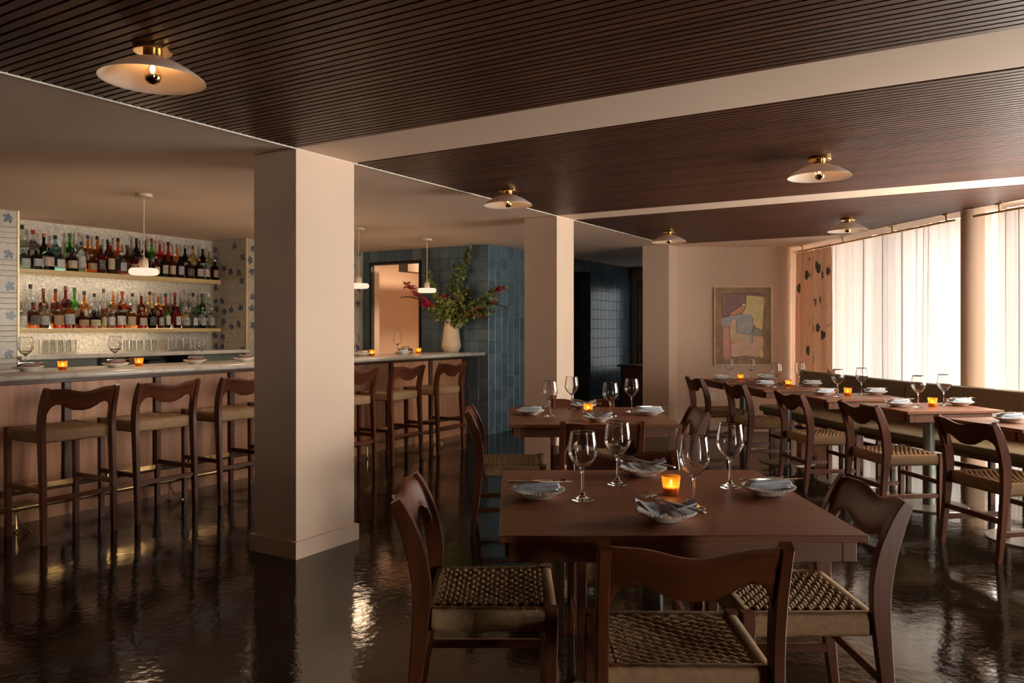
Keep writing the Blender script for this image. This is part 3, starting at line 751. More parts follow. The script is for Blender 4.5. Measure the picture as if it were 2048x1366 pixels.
for L_, row, sh in ((UB, 'back', 'upper'), (UF, 'front', 'upper'), (LB, 'back', 'lower'), (LF, 'front', 'lower')):
    rr = {'back': 8.008, 'front': 7.905}[row]; qs = [q_at(x[0]/3.692, rr) for x in L_]; rad = [SHAPES[x[5]][0] for x in L_]
    for _ in range(300):
        qs[0] = max(qs[0], N0+.012+rad[0]); qs[-1] = min(qs[-1], N1-.058-rad[-1])
        for i in range(len(qs)-1):
            need = rad[i]+rad[i+1]+.003-(qs[i+1]-qs[i])
            if need > 0: qs[i] -= need/2; qs[i+1] += need/2
    for i, (x, t_, c, cp, lb, shp) in enumerate(L_): bottle(qs[i], x, t_, c, cp, lb, shp, row, sh, i, D[c])
# ---- tumblers on the ledge
def tumbler_mesh(h, ribs):
    return MB().lathe([(0, 0), (.029, 0), (.031, .004), (.033, h), (.0315, h), (.0295, .010), (0, .010)], 28, None, False, .0007 if ribs else 0, 14).mesh('tumbler', M['tumbler'])
tma, tmb = tumbler_mesh(.135, False), tumbler_mesh(.12, True)
for gi, (x0, x1, n, me, nm, z_) in enumerate([(310, 540, 9, tma, 'left', 0), (915, 1130, 9, tmb, 'middle', 0), (1255, 1440, 8, tma, 'right', 0)]):
    for i in range(n):
        r = 7.90 if i % 2 else 7.80
        p = G(q_at((x0+(x1-x0)*i/(n-1))/3.692, r), r, 1.0975)
        tag(link('tumbler', me, None, p), '%s clear tumbler from left in the %s group on the back bar ledge' % (ORD[i].capitalize(), nm), 'glass', 'tumblers on the ledge, %s group' % nm)

# ================================================================== SEATING
def interp(pts, x):
    for (a, b_), (c, d) in zip(pts, pts[1:]):
        if a <= x <= c:
            t = (x-a)/(c-a); t = t*t*(3-2*t) if True else t
            return b_+(d-b_)*t
    return pts[-1][1] if x > pts[-1][0] else pts[0][1]
def cr(pts, n):
    """Catmull-Rom resample of tuples"""
    out = []
    for i in range(len(pts)-1):
        p0 = pts[max(i-1, 0)]; p1 = pts[i]; p2 = pts[i+1]; p3 = pts[min(i+2, len(pts)-1)]
        for k in range(n):
            t = k/n
            out.append(tuple(.5*((2*b_)+(-a+c)*t+(2*a-5*b_+4*c-d)*t*t+(-a+3*b_-3*c+d)*t**3) for a, b_, c, d in zip(p0, p1, p2, p3)))
    out.append(pts[-1]); return out
# woven seat, z measured from the seat top at 0
def woven_seat():
    b = MB(); hx, y0, y1 = .186, -.165, .190; ncol = 14; pitch = 2*hx/ncol; a = .0052
    def zs(x, y): return -.004-.013*(1-(x/.2)**2)*(1-((y-.012)/.19)**2)
    rows = 21
    for i in range(rows):
        y = y0+(y1-y0)*(i+.5)/rows; pts = []
        nseg = ncol*2
        for k in range(nseg+1):
            x = -hx+2*hx*k/nseg
            pts.append((x, y+.0012*math.sin(k*1.7+i), zs(x, y)+a*math.cos(PI*(x+hx)/pitch+PI*i)))
        b.tube(pts, .0088, 6, False, None, .8)
    for j in range(ncol+1):
        x = -hx+j*2*hx/ncol; pts = []
        for k in range(rows+1):
            y = y0+(y1-y0)*k/rows
            pts.append((x, y, zs(x, y)-.002))
        for d in (-.003, .003): b.tube([(p[0]+d, p[1], p[2]) for p in pts[::2]], .0034, 4, False)
    # wrapped rails
    def band(p0, p1, n, prof):
        p0, p1 = Vector(p0), Vector(p1); d = (p1-p0); L = d.length; d.normalize(); nn = Vector((d.y, -d.x)); P = []
        for k in range(2*n+1):
            s = L*k/(2*n); c = p0+d*s; rd = .0028 if k % 2 else 0; row = []
            for (o_, z) in prof:
                row.append((c.x+nn.x*(o_+(rd if o_ > -.03 else 0)), c.y+nn.y*(o_+(rd if o_ > -.03 else 0)), z+(rd if z > -.02 else -rd)))
            P.append(row)
        b.grid(P)
    prof = [(-.055, -.014), (-.035, -.002), (-.018, .003), (-.004, -.001), (.001, -.010), (.001, -.030), (.000, -.055), (-.003, -.068), (-.02, -.073), (-.05, -.072)]
    band((.225, -.172), (.232, .192), 44, [(o_, z) for o_, z in prof])           # right side (normal +x)
    band((-.232, .192), (-.225, -.172), 44, prof)                                # left side
    band((.208, .226), (-.208, .226), 50, prof)                                  # front
    band((-.212, -.192), (.212, -.192), 50, prof)                                # back
    b.box(-.2, .2, -.18, .2, -.070, -.066)
    return b.mesh('woven_seat', M['cord'], ang=2.5)
SEAT = woven_seat()
def sweep_post(pts, wx, m, x):
    """pts (y,z,depth); rectangular chamfered section"""
    P = cr(pts, 4); b = MB(); vs = []; fs = []; n = 8; c = .22
    for i, (y, z, d) in enumerate(P):
        y0, z0 = P[max(i-1, 0)][:2]; y1, z1 = P[min(i+1, len(P)-1)][:2]
        t = Vector((0, y1-y0, z1-z0)).normalized(); nn = Vector((0, t.z, -t.y))
        hw, hd = wx/2, d/2; cc = min(hw, hd)*.18
        for (sx, sd) in [(hw, hd-cc), (hw-cc, hd), (-hw+cc, hd), (-hw, hd-cc), (-hw, -hd+cc), (-hw+cc, -hd), (hw-cc, -hd), (hw, -hd+cc)]:
            vs.append((x+sx, y+nn.y*sd, z+nn.z*sd))
    for i in range(len(P)-1):
        for k in range(n): fs.append((i*n+k, i*n+(k+1) % n, (i+1)*n+(k+1) % n, (i+1)*n+k))
    fs.append(tuple(range(n))); fs.append(tuple((len(P)-1)*n+k for k in range(n)))
    b.add(vs, fs); return b.mesh('back_post', m, ang=.5)
def backrest(pts, top, m):
    """curved shaped top panel with wavy crest and moustache cut-out"""
    P = cr(pts, 6)
    def yc(z):
        for a, c in zip(P, P[1:]):
            if a[1] <= z <= c[1]: return a[0]+(c[0]-a[0])*(z-a[1])/(c[1]-a[1])
        return P[-1][0]
    wx = .222; nx, nzp = 36, 7; F = []; B = []
    bot = [(0, -.150), (.05, -.145), (.09, -.128), (.125, -.108), (.152, -.101), (.178, -.108), (.200, -.138), (.2145, -.185), (.222, -.225)]
    for i in range(nx+1):
        x = -wx+2*wx*i/nx; ax = abs(x)
        zt = top-.001-.026*(math.cos(PI*min(ax, .155)/.31)**2)
        zb = top+interp(bot, ax); bow = -.034*(1-(x/wx)**2); th = .021+.004*(ax/wx)
        fr_, bk = [], []
        for k in range(nzp+1):
            t = k/nzp; z = zb+(zt-zb)*t; y = yc(z)+bow
            ed = .006*(max(0, abs(2*t-1)-.7)/.3)**2
            fr_.append((x, y+th/2-ed, z)); bk.append((x, y-th/2+ed, z))
        F.append(fr_); B.append(bk)
    return MB().slab(F, B).mesh('backrest', m, ang=.9)
def make_seat(name, seat_z, top_z, post, stool):
    e = empty(name)
    for s in (-1, 1): link('back_leg', sweep_post(post, .032, M['mahog'], s*.229), e)
    link('backrest', backrest(post, top_z, M['mahog_h']), e)
    link('woven_seat', SEAT, e, (0, 0, seat_z))
    for s in (-1, 1):
        fl = [(.207, 0, .030), (.209, seat_z*.5, .038), (.211, seat_z-.06, .042), (.211, seat_z+.008, .042)]
        link('front_leg', sweep_post(fl, .036, M['mahog'], s*.222), e)
    def py(z):
        P = cr(post, 6)
        for a, c in zip(P, P[1:]):
            if a[1] <= z <= c[1]: return a[0]+(c[0]-a[0])*(z-a[1])/(c[1]-a[1])
    if stool:
        zs_, zf, zr = .33, .29, .275
    else:
        zs_, zf, zr = .165, .255, .235
    for s in (-1, 1):
        MB().cbox(s*.224-.010, s*.224+.010, py(zs_), .21, zs_-.016, zs_+.016, .003).build('side_stretcher', M['mahog_h'], e)
    MB().cbox(-.215, .215, py(zr)-.009, py(zr)+.009, zr-.016, zr+.016, .003).build('rear_stretcher', M['mahog_h'], e)
    MB().cbox(-.208, .208, .20, .218, zf-.016, zf+.016, .003).build('front_stretcher', M['mahog_h'], e)
    if stool: MB().cbox(-.19, .19, .188, .222, zf+.0165, zf+.021, .001).box(-.19, .19, .187, .190, zf-.012, zf+.02).build('foot_plate', M['brass'], e)
    for x, y in ((-.229, post[0][0]), (.229, post[0][0]), (-.222, .207), (.222, .207)):
        pass
    return e
POST_C = [(-.250, 0, .030), (-.226, .20, .041), (-.207, .40, .052), (-.202, .48, .058), (-.206, .56, .062), (-.224, .65, .060), (-.250, .725, .052), (-.270, .77, .044), (-.286, .800, .034)]
POST_S = [(-.232, 0, .032), (-.219, .33, .043), (-.203, .64, .053), (-.200, .72, .057), (-.208, .80, .056), (-.226, .875, .050), (-.246, .93, .042), (-.264, .972, .028)]
chair0 = make_seat('dining_chair', .452, .800, POST_C, False)
stool0 = make_seat('bar_stool', .700, .970, POST_S, True)
def facing(dx, dy): return math.atan2(-dx, dy)              # local +y (front) -> (dx,dy)
chairs = [
 ((.466, 2.27), facing(.01, 1), 'nearest wooden dining chair, seen from behind at the foreground table', 'f'),
 ((-.085, 2.735), facing(1, 0), 'wooden dining chair on the left side of the foreground table', 'f'),
 ((.950, 2.695), facing(-1, .0), 'wooden dining chair on the right side of the foreground table', 'f'),
 ((.487, 3.215), facing(0, -1), 'wooden dining chair on the far side of the foreground table', 'f'),
 ((.521, 4.825), facing(0, 1), 'wooden dining chair on the near side of the second square table', 's'),
 ((-.01, 5.345), facing(1, 0), 'wooden dining chair on the left side of the second square table', 's'),
 ((.972, 5.27), facing(-1, 0), 'wooden dining chair on the right side of the second square table', 's'),
 ((.54, 5.80), facing(0, -1), 'wooden dining chair on the far side of the second square table', 's'),
 ((2.29, 8.74), facing(1, .115), 'wooden dining chair at the window table nearest the end wall', 'w'),
 ((2.465, 7.79), facing(1, .115), 'wooden dining chair at the second window table from the end wall', 'w'),
 ((2.625, 6.72), facing(1, .12), 'wooden dining chair at the third window table from the end wall', 'w'),
 ((2.79, 5.76), facing(1, .13), 'wooden dining chair at the fourth window table from the end wall', 'w'),
 ((2.985, 4.765), facing(1, .17), 'wooden dining chair at the window table cut by the right edge', 'w')]
gn = {'f': 'chairs at the foreground table', 's': 'chairs at the second square table', 'w': 'chairs along the window tables'}
for i, ((x, y), rz, lab, g) in enumerate(chairs):
    c = chair0 if i == 0 else dup(chair0)
    c.location = (x, y, 0); c.rotation_euler = (0, 0, rz); tag(c, lab, 'chair', gn[g])
st = [(0, 'leftmost bar stool, nearest the viewer'), (.628, 'second bar stool from the left'), (1.31, 'third bar stool from the left, just left of the big column'), (1.96, 'bar stool hidden behind the big column'),
      (2.607, 'bar stool partly hidden by the right side of the big column'), (3.325, 'second to last bar stool before the tiled wall'), (4.076, 'last bar stool at the far end of the bar by the tiled wall')]
for i, (ds, lab) in enumerate(st):
    c = stool0 if i == 0 else dup(stool0)
    c.location = G(2.89+ds, 5.235); c.rotation_euler = (0, 0, ANG); tag(c, 'wooden '+lab if not lab.startswith(('left', 'second', 'third', 'last')) else lab, 'stool', 'bar stools')
# ================================================================== TABLES
def table(name, w_, d_, loc, rz, label, group):
    e = empty(name, loc, rz); tag(e, label, 'table', group)
    MB().cbox(-w_/2, w_/2, -d_/2, d_/2, .729, .75, .002).build('tabletop', M['table'], e)
    i = .028; a0, a1 = .668, .728
    for s in (-1, 1):
        MB().cbox(-w_/2+i+.042, w_/2-i-.042, s*(d_/2-i)-.010, s*(d_/2-i)+.010, a0, a1, .002).build('apron', M['apron'], e)
        o = MB().cbox(-d_/2+i+.042, d_/2-i-.042, -.010, .010, a0, a1, .002).build('apron', M['apron'], e, (s*(w_/2-i), 0, 0)); o.rotation_euler = (0, 0, PI/2)
        for t in (-1, 1):
            MB().cbox(s*(w_/2-i-.021)-.021, s*(w_/2-i-.021)+.021, t*(d_/2-i-.021)-.033 if False else t*(d_/2-i-.016)-.026, t*(d_/2-i-.016)+.026, a0, a1, .002).build('corner_block', M['apron'], e)
    MB().lathe([(.041, .011), (.041, .69)], 24).build('pedestal', M['greymetal'], e)
    MB().lathe([(0, .69), (.13, .69), (.13, .70), (0, .70)], 20).build('top_plate', M['greymetal'], e)
    R_ = .27 if w_ < .9 else .32
    MB().lathe([(0, 0), (R_, 0), (R_, .008), (R_-.004, .012), (.05, .014), (0, .014)], 40).build('base_disc', M['basemetal'], e)
    return e
table('square_table', 1.07, 1.05, (.495, 2.797, 0), .004, 'large square wooden table in the foreground set for four', 'square tables')
table('square_table', 1.07, 1.07, (.515, 5.415, 0), 0, 'second square wooden table set for four beyond the foreground table', 'square tables')
WT = [((2.30, 8.65), 6.5), ((2.427, 7.58), 6.5), ((2.62, 6.56), 7), ((2.826, 5.625), 7.5), ((3.00, 4.63), 11)]
wl = ['window table nearest the end wall', 'second window table from the end wall', 'third window table from the end wall', 'fourth window table from the end wall', 'window table cut by the right edge of the picture']
for (x, y), a in WT:
    a_ = math.radians(a); i = WT.index(((x, y), a))
    c = Vector((math.cos(a_)*.38-math.sin(a_)*.305, math.sin(a_)*.38+math.cos(a_)*.305))
    table('window_table', .76, .61, (x+c.x, y+c.y, 0), a_, 'small wooden two-seat '+wl[i], 'small tables along the bench')
# ================================================================== BENCH
PB = [(3.437, 9.3), (3.726, 7.4), (4.056, 6.238), (4.80, 3.4)]
bench = empty('banquette_bench', (3.44, 9.3, 0)); tag(bench, 'long olive leather banquette bench along the curtained windows', 'bench')
def bench_piece(p, q, prof, name, m, gap=.004):
    p, q = Vector(p), Vector(q); d = (q-p).normalized(); nn = Vector((d.y, -d.x))   # toward the room (-x)
    if nn.x > 0: nn = -nn
    vs = []; n = len(prof); fs = []
    for c in (p+d*gap, q-d*gap):
        for (o_, z) in prof: vs.append((c.x+nn.x*o_-3.44, c.y+nn.y*o_-9.3, z))
    fs = [tuple(range(n)), tuple(range(2*n-1, n-1, -1))]+[(i, (i+1) % n, n+(i+1) % n, n+i) for i in range(n)]
    return MB().add(vs, fs).build(name, m, bench, ang=.8)
rseat = [(.05, .375), (.52, .375), (.545, .385), (.555, .41), (.548, .44), (.52, .455), (.05, .452)]
rback = [(-.03, .43), (.075, .43), (.06, .60), (.035, .80), (.022, .838), (.0, .848), (-.03, .845), (-.045, .82)]
for i in range(3):
    a, c = Vector(PB[i]), Vector(PB[i+1])
    bench_piece(a, c, rseat, 'seat_cushion', M['olive']); bench_piece(a, c, rback, 'back_cushion', M['olive'])
    bench_piece(a, c, [(.03, .335), (.50, .335), (.50, .374), (.03, .374)], 'seat_frame', M['mahog_h'])
    bench_piece(a, c, [(.10, .17), (.125, .17), (.125, .21), (.10, .21)], 'stretcher', M['mahog_h'])
    L = (c-a).length; d = (c-a).normalized(); nn = Vector((d.y, -d.x)); nn = -nn if nn.x > 0 else nn
    n = max(1, round(L/.95))
    for k in range(n+(1 if i == 0 else 0)):
        for o_ in (.11, .44):
            p = a+d*(.12+(L-.2)*k/n)+nn*o_
            MB().cbox(-.02, .02, -.02, .02, 0, .336, .003).build('leg', M['mahog'], bench, (p.x-3.44, p.y-9.3, 0))
# ================================================================== LAMPS
opal = plain('opal_glass_shade', (.84, .78, .73), .3, var=.02)
nt = opal.node_tree; bs = nt.nodes['Principled BSDF']; bs.inputs['Subsurface Weight'].default_value = 0
# thin translucent shade
tl = N(nt, 'ShaderNodeBsdfTranslucent'); tl.inputs[0].default_value = (.82, .66, .56, 1)
mx = nt.nodes.new('ShaderNodeMixShader'); mx.inputs[0].default_value = .30
nt.links.new(bs.outputs[0], mx.inputs[1]); nt.links.new(tl.outputs[0], mx.inputs[2])
nt.links.new(mx.outputs[0], nt.nodes['Material Output'].inputs[0])
filament = emit('warm_filament', (1, .55, .2), 40)
bulbglass = thin_glass('bulb_glass', (1, .9, .75), .05, .3)
def ceiling_lamp():
    e = empty('ceiling_lamp')
    MB().lathe([(0, 0), (.068, 0), (.069, -.002), (.069, -.016), (.066, -.019), (0, -.019)], 40).build('canopy', M['brass'], e)
    MB().lathe([(.034, -.019), (.034, -.046), (.030, -.050), (0, -.050)], 28).build('neck', M['brass'], e)
    pr = [(.028, -.040), (.060, -.046), (.100, -.062), (.140, -.084), (.172, -.106), (.187, -.120), (.188, -.1225), (.185, -.122), (.170, -.1085), (.138, -.0865), (.098, -.0645), (.058, -.049), (.028, -.043)]
    MB().lathe(pr, 64).build('shade', opal, e)
    MB().lathe([(.0, -.050), (.016, -.050), (.016, -.062), (0, -.062)], 18).build('socket', M['brass'], e)
    MB().lathe([(.012, -.062), (.014, -.070), (.024, -.085), (.030, -.098), (.031, -.106)], 28).build('bulb_glass', bulbglass, e)
    MB().lathe([(.031, -.106), (.030, -.116), (.025, -.127), (.014, -.135), (0, -.138)], 28).build('gold_bulb_cap', M['gold'], e)
    b = MB()
    for k in range(5):
        a = k*2*PI/5; b.tube([(.004*math.cos(a), .004*math.sin(a), -.066), (.009*math.cos(a), .009*math.sin(a), -.083), (.004*math.cos(a+.6), .004*math.sin(a+.6), -.098)], .0012, 5)
    b.build('filament', filament, e)
    l = bpy.data.lights.new('bulb_light', 'POINT'); l.energy = .8; l.color = (1, .52, .22); l.shadow_soft_size = .012
    o = bpy.data.objects.new('bulb_light', l); COL.objects.link(o); o.parent = e; o.location = (0, 0, -.078)
    return e
lamp0 = ceiling_lamp()
for i, (x, y, lab) in enumerate([(-1.347, 2.953, 'largest ceiling lamp, glass dish with brass canopy at upper left'), (-.03, 5.98, 'glass dish ceiling lamp between the first two columns'), (1.896, 4.857, 'glass dish ceiling lamp above the window tables, over mid right'),
                                 (3.23, 7.57, 'glass dish ceiling lamp close to the curtain rod'), (1.704, 8.55, 'smallest glass dish ceiling lamp in front of the third column')]):
    c = lamp0 if i == 0 else dup(lamp0)
    c.location = (x, y, H); tag(c, lab, 'ceiling lamp', 'glass dish ceiling lamps')
# pendants
glow = emit('pendant_glow', (1, .70, .52), .85)
def pendant():
    e = empty('pendant_lamp'); zc = 1.79-H
    MB().lathe([(0, 0), (.062, 0), (.062, -.020), (.058, -.024), (0, -.024)], 32).build('canopy', M['cream'], e)
    MB().tube([(0, 0, -.02), (0, 0, zc+.10)], .0045, 8).build('cord', M['cream'], e)
    MB().lathe([(0, zc+.115), (.010, zc+.115), (.012, zc+.105), (.026, zc+.095), (.033, zc+.075), (.034, zc+.024), (0, zc+.024)], 28).build('body', M['cream'], e)
    R_ = .110; t = .026
    pr = [(0, zc+t), (R_-.012, zc+t)]+[(R_-.022+.022*math.sin(a), zc+t*math.cos(a)) for a in [i*PI/8 for i in range(9)]]+[(0, zc-t)]
    MB().lathe(pr, 40).build('glowing_disc', glow, e)
    l = bpy.data.lights.new('pendant_light', 'POINT'); l.energy = 4; l.color = (1, .70, .45); l.shadow_soft_size = .10
    o = bpy.data.objects.new('pendant_light', l); COL.objects.link(o); o.parent = e; o.location = (0, 0, zc-.135)
    return e
pen0 = pendant()
for i, (q, lab) in enumerate([(.787, 'pendant lamp with glowing disc in front of the bottle shelves'), (2.02, 'pendant lamp hidden behind the big column'), (3.25, 'pendant lamp half hidden by the right side of the big column'), (4.43, 'pendant lamp with glowing disc by the flower vase')]):
    c = pen0 if i == 0 else dup(pen0)
    p = G(3.0045+q, 5.719-.03, H); c.location = p; tag(c, lab, 'pendant lamp', 'pendant lamps over the bar')

# ================================================================== TABLEWARE
def dense(pr, step=.006):
    out = []
    for (a, b_), (c, d) in zip(pr, pr[1:]):
        n = max(1, int(math.hypot(c-a, d-b_)/step)); out += [(a+(c-a)*i/n, b_+(d-b_)*i/n) for i in range(n)]
    return out+[pr[-1]]
WG = MB().lathe(dense([(0, 0), (.036, 0), (.0385, .0015), (.037, .0035), (.020, .0085), (.008, .018), (.0045, .034), (.0040, .088), (.0065, .103), (.020, .115), (.039, .134), (.0505, .156), (.052, .170), (.0495, .192), (.0420, .2395), (.0412, .2402),
                 (.0406, .2395), (.0482, .192), (.0506, .170), (.0491, .157), (.038, .1358), (.0192, .1172), (.006, .1105), (0, .109)]), 40).mesh('wine_glass', M['glass'], ang=.7)
PL = MB().lathe([(0, 0), (.048, 0), (.052, .002), (.054, .007), (.080, .018), (.093, .0255), (.0945, .028), (.092, .0285), (.078, .0225), (.052, .0130), (0, .0115)], 48).mesh('plate', M['white'], ang=.9)
b = MB()
for k in range(40):
    a = 2*PI*k/40; Mx = Matrix.Translation((.0925*math.cos(a), .0925*math.sin(a), .0295))
    b.lathe([(0, -.0042), (.0036, -.002), (.0045, .0005), (.0030, .0034), (0, .0044)], 7, Mx)
BD = b.mesh('beaded_rim', M['white'])
def napkin_flat(m):
    b = MB(); rng = random.Random(4)
    for L, (x0, x1, y0, y1, z) in enumerate([(-.080, .074, -.026, .040, .0), (-.074, .080, -.030, .026, .010), (-.062, .078, -.033, .006, .020)]):
        F, B = [], []; ph = rng.uniform(0, 6)
        for i in range(15):
            u = i/14; f_, k_ = [], []
            for j in range(9):
                v = j/8; e = min(u, 1-u, v*.6, (1-v)*.6); rr = min(1, e/.06); h = .0105*math.sqrt(max(0, 1-(1-rr)**2))
                x = x0+(x1-x0)*u; y = y0+(y1-y0)*v+.003*math.sin(5*u+ph)
                zz = z+.0025*math.sin(7*u+3*v+ph)
                f_.append((x, y, zz+h+.001)); k_.append((x, y, zz))
            F.append(f_); B.append(k_)
        b.slab(F, B)
    return b.mesh('napkin', m, ang=1.2)
def napkin_bunch(m):
    b = MB(); F, B = [], []
    for i in range(27):
        u = 2*i/26-1; f_, k_ = [], []
        for j in range(17):
            v = 2*j/16-1
            x = (.094-.012*v*v)*u; y = .052*v*(1-.12*u*u)
            z = .016+.030*abs(u)**2.2*(1-.25*v*v)+.006*math.sin(3.2*u+1.6*v+.6)+.0055*math.sin(5.5*v+1.5*u)+.004*math.cos(4*u*v+1)
            f_.append((x, y, max(.005, z))); k_.append((x, y, max(.005, z)-.0045))
        F.append(f_); B.append(k_)
    b.slab(F, B); return b.mesh('napkin', m, ang=1.5)
def fork_mesh():
    b = MB(); F, B = [], []
    prof = [(-.10, .0105), (-.09, .0115), (-.06, .0085), (-.02, .0045), (.02, .0042), (.040, .0060), (.052, .0110), (.060, .0125)]
    for x, w_ in prof:
        z = .010*math.exp(-((x-.015)/.05)**2)+(.006 if x > .055 else 0)
        F.append([(x, -w_, z+.0022), (x, 0, z+.003), (x, w_, z+.0022)]); B.append([(x, -w_, z), (x, 0, z), (x, w_, z)])
    b.slab(F, B)
    for k in range(4):
        y = -.0105+k*.007
        b.tube([(.059, y, .007), (.075, y, .004), (.100, y*.92, .012)], [.0020, .0018, .0010], 5)
    return b.mesh('fork', M['steel'], ang=1.2)
def knife_mesh():
    b = MB(); F, B = [], []
    for x, w0, w1, t in [(-.115, -.006, .006, .004), (-.108, -.0085, .0085, .0065), (-.05, -.0075, .0075, .006), (-.01, -.006, .006, .005), (.0, -.008, .007, .003), (.05, -.0095, .008, .0022), (.095, -.008, .008, .002), (.112, -.002, .006, .0016)]:
        F.append([(x, w0, t), (x, (w0+w1)/2, t*1.15), (x, w1, t)]); B.append([(x, w0, .0), (x, (w0+w1)/2, 0), (x, w1, .0)])
    return b.slab(F, B).mesh('knife', M['steel'], ang=1.2)
NF, NB, NFp = napkin_flat(M['napkin']), napkin_bunch(M['napkin']), napkin_flat(M['napkinpink'])
FK, KN = fork_mesh(), knife_mesh()
def wineglass(x, y, z, where):
    tag(link('wine_glass', WG, None, (x, y, z+.0004), random.uniform(0, 6)), 'empty wine glass '+where, 'wine glass', 'wine glasses')
def setting(x, y, z, rz, kind, where, forks=1, pink=False):
    p = link('plate', PL, None, (x, y, z+.0004), random.uniform(0, 6)); tag(p, 'small white plate with beaded rim '+where, 'plate', 'beaded plates')
    o = link('beaded_rim', BD, p); 
    n = link('napkin', (NFp if pink else NF) if kind == 'flat' else NB, None, (x, y, z+.0265 if kind == 'flat' else z+.019), rz)
    tag(n, ('rose' if pink else 'blue')+' cloth napkin '+where, 'napkin', 'napkins on plates')
    c, s = math.cos(rz), math.sin(rz)
    def at(dx, dy): return (x+c*dx-s*dy, y+s*dx+c*dy)
    if kind == 'flat':
        k = link('knife', KN, None, (*at(.012, -.020), z+.0578), rz+.06); tag(k, 'steel knife '+where, 'knife', 'table knives')
        if forks:
            f = link('fork', FK, None, (*at(.0, .016), z+.0490), rz+PI*.0+.05); f.rotation_euler = (0, -.03, rz-.12); tag(f, 'steel fork '+where, 'fork', 'table forks')
    else:
        for i in range(2):
            f = link('fork', FK, None, (*at(-.028+.026*i, .004), z+.044+.003*i)); f.rotation_euler = (0, -.12, rz+PI/2+.30+.12*i)
            tag(f, ('left' if i == 0 else 'right')+' steel fork '+where, 'fork', 'table forks')
        k = link('knife', KN, None, (*at(.03, .0), z+.049)); k.rotation_euler = (0, -.08, rz+PI/2+.62); tag(k, 'steel knife '+where, 'knife', 'table knives')
flame = emit('candle_flame', (1, .78, .45), 22)
wax = plain('candle_wax', (.85, .70, .48), .5)
AM = MB().lathe([(0, 0), (.024, 0), (.026, .003), (.034, .066), (.0325, .066), (.0245, .006), (0, .006)], 56, None, False, .0009, 14).mesh('ribbed_glass', M['amber'], ang=1.2)
WX = MB().lathe([(0, .007), (.0225, .007), (.0235, .026), (.021, .0275), (0, .026)], 24).mesh('candle', wax)
FL = MB().lathe([(0, .030), (.0035, .033), (.0045, .038), (.0028, .046), (0, .054)], 12).mesh('flame', flame)
def candle(x, y, z, where):
    e = empty('candle_holder', (x, y, z+.0004)); tag(e, 'amber ribbed candle glass '+where, 'candle holder', 'amber candle holders')
    link('ribbed_glass', AM, e); link('candle', WX, e); link('flame', FL, e)
    l = bpy.data.lights.new('flame_light', 'POINT'); l.energy = .25; l.color = (1, .55, .2); l.shadow_soft_size = .006
    o = bpy.data.objects.new('flame_light', l); COL.objects.link(o); o.parent = e; o.location = (0, 0, .042)
Z = .75
fg = 'of the foreground table'
setting(.09, 2.784, Z, -.02, 'flat', 'at the left seat '+fg); setting(.533, 3.21, Z, .25, 'bunch', 'at the far seat '+fg)
setting(.48, 2.458, Z, .05, 'bunch', 'at the near seat '+fg); setting(.922, 2.835, Z, .03, 'flat', 'at the right seat '+fg)
for x, y, s in ((.2456, 2.743, 'left'), (.4038, 3.014, 'far'), (.604, 2.614, 'near'), (.8185, 2.957, 'right')): wineglass(x, y, Z, 'for the %s seat ' % s+fg)
candle(.5738, 2.842, Z, 'in the middle '+fg)
sg = 'of the second table'
setting(.127, 5.45, Z, 0, 'flat', 'at the left seat '+sg); setting(.53, 5.85, Z, .3, 'bunch', 'at the far seat '+sg)
setting(.551, 5.06, Z, .1, 'bunch', 'at the near seat '+sg); setting(.951, 5.43, Z, .12, 'flat', 'at the right seat '+sg)
for x, y, s in ((.2575, 5.33, 'left'), (.44, 5.80, 'far'), (.649, 5.19, 'near'), (.85, 5.60, 'right')): wineglass(x, y, Z, 'for the %s seat ' % s+sg)
candle(.535, 5.54, Z, 'in the middle '+sg)
ws = [((2.40, 9.02), (2.94, 9.12), (2.47, 8.93), (2.76, 9.08), (2.62, 9.03)), ((2.60, 8.08), (3.09, 8.10), (2.66, 7.92), (2.97, 8.13), (2.83, 8.06)),
      ((2.784, 7.02), (3.27, 7.08), (2.83, 6.84), (3.13, 7.05), (2.98, 6.99)), ((2.948, 6.01), (3.46, 6.08), (3.06, 5.93), (3.33, 6.07), (3.204, 6.00)), ((3.17, 5.02), None, None, None, None)]
wsh = ['of the far window table', 'of the second window table', 'of the third window table', 'of the fourth window table', 'of the rightmost window table']
for i, (pl, pr_, g1, g2, cc) in enumerate(ws):
    setting(*pl, Z, .12, 'flat', 'on the chair side '+wsh[i])
    if pr_:
        setting(*pr_, Z, .10, 'flat', 'on the bench side '+wsh[i])
        wineglass(*g1, Z, 'for the chair side '+wsh[i]); wineglass(*g2, Z, 'for the bench side '+wsh[i])
        candle(*cc, Z, 'in the middle '+wsh[i])
ZB = 1.042
def bar_at(u, r):
    p = G(q_at(u, r), r); return p.x, p.y
bl = ['left end of the bar', 'on the bar by the second stool', 'on the bar left of the big column', 'on the bar at the edge of the big column', 'on the bar right of the big column', 'on the far end of the bar near the doorway']
for i, (u, gu) in enumerate([(57, 51), (231, 230), (390, 404), (489, None), (724, 711), (806, 795)]):
    setting(*bar_at(u, 5.86), ZB, ANG+.15, 'flat', bl[i] if i else 'at the '+bl[i], 0, i < 4)
    if gu: wineglass(*bar_at(gu, 6.02), ZB, bl[i] if i else 'at the '+bl[i])
for u, r, wh in ((125, 5.78, 'on the bar between the first two stools'), (278, 5.84, 'on the bar below the pendant lamp'), (744, 5.80, 'on the bar just right of the big column'), (837, 5.85, 'on the bar near the flower vase')):
    candle(*bar_at(u, r), ZB, wh)
x, y = bar_at(811, 6.10)
bx = empty('wooden_caddy', (x, y, ZB+.0004), ANG+.2); tag(bx, 'small brown wooden caddy on the bar by the doorway', 'caddy')
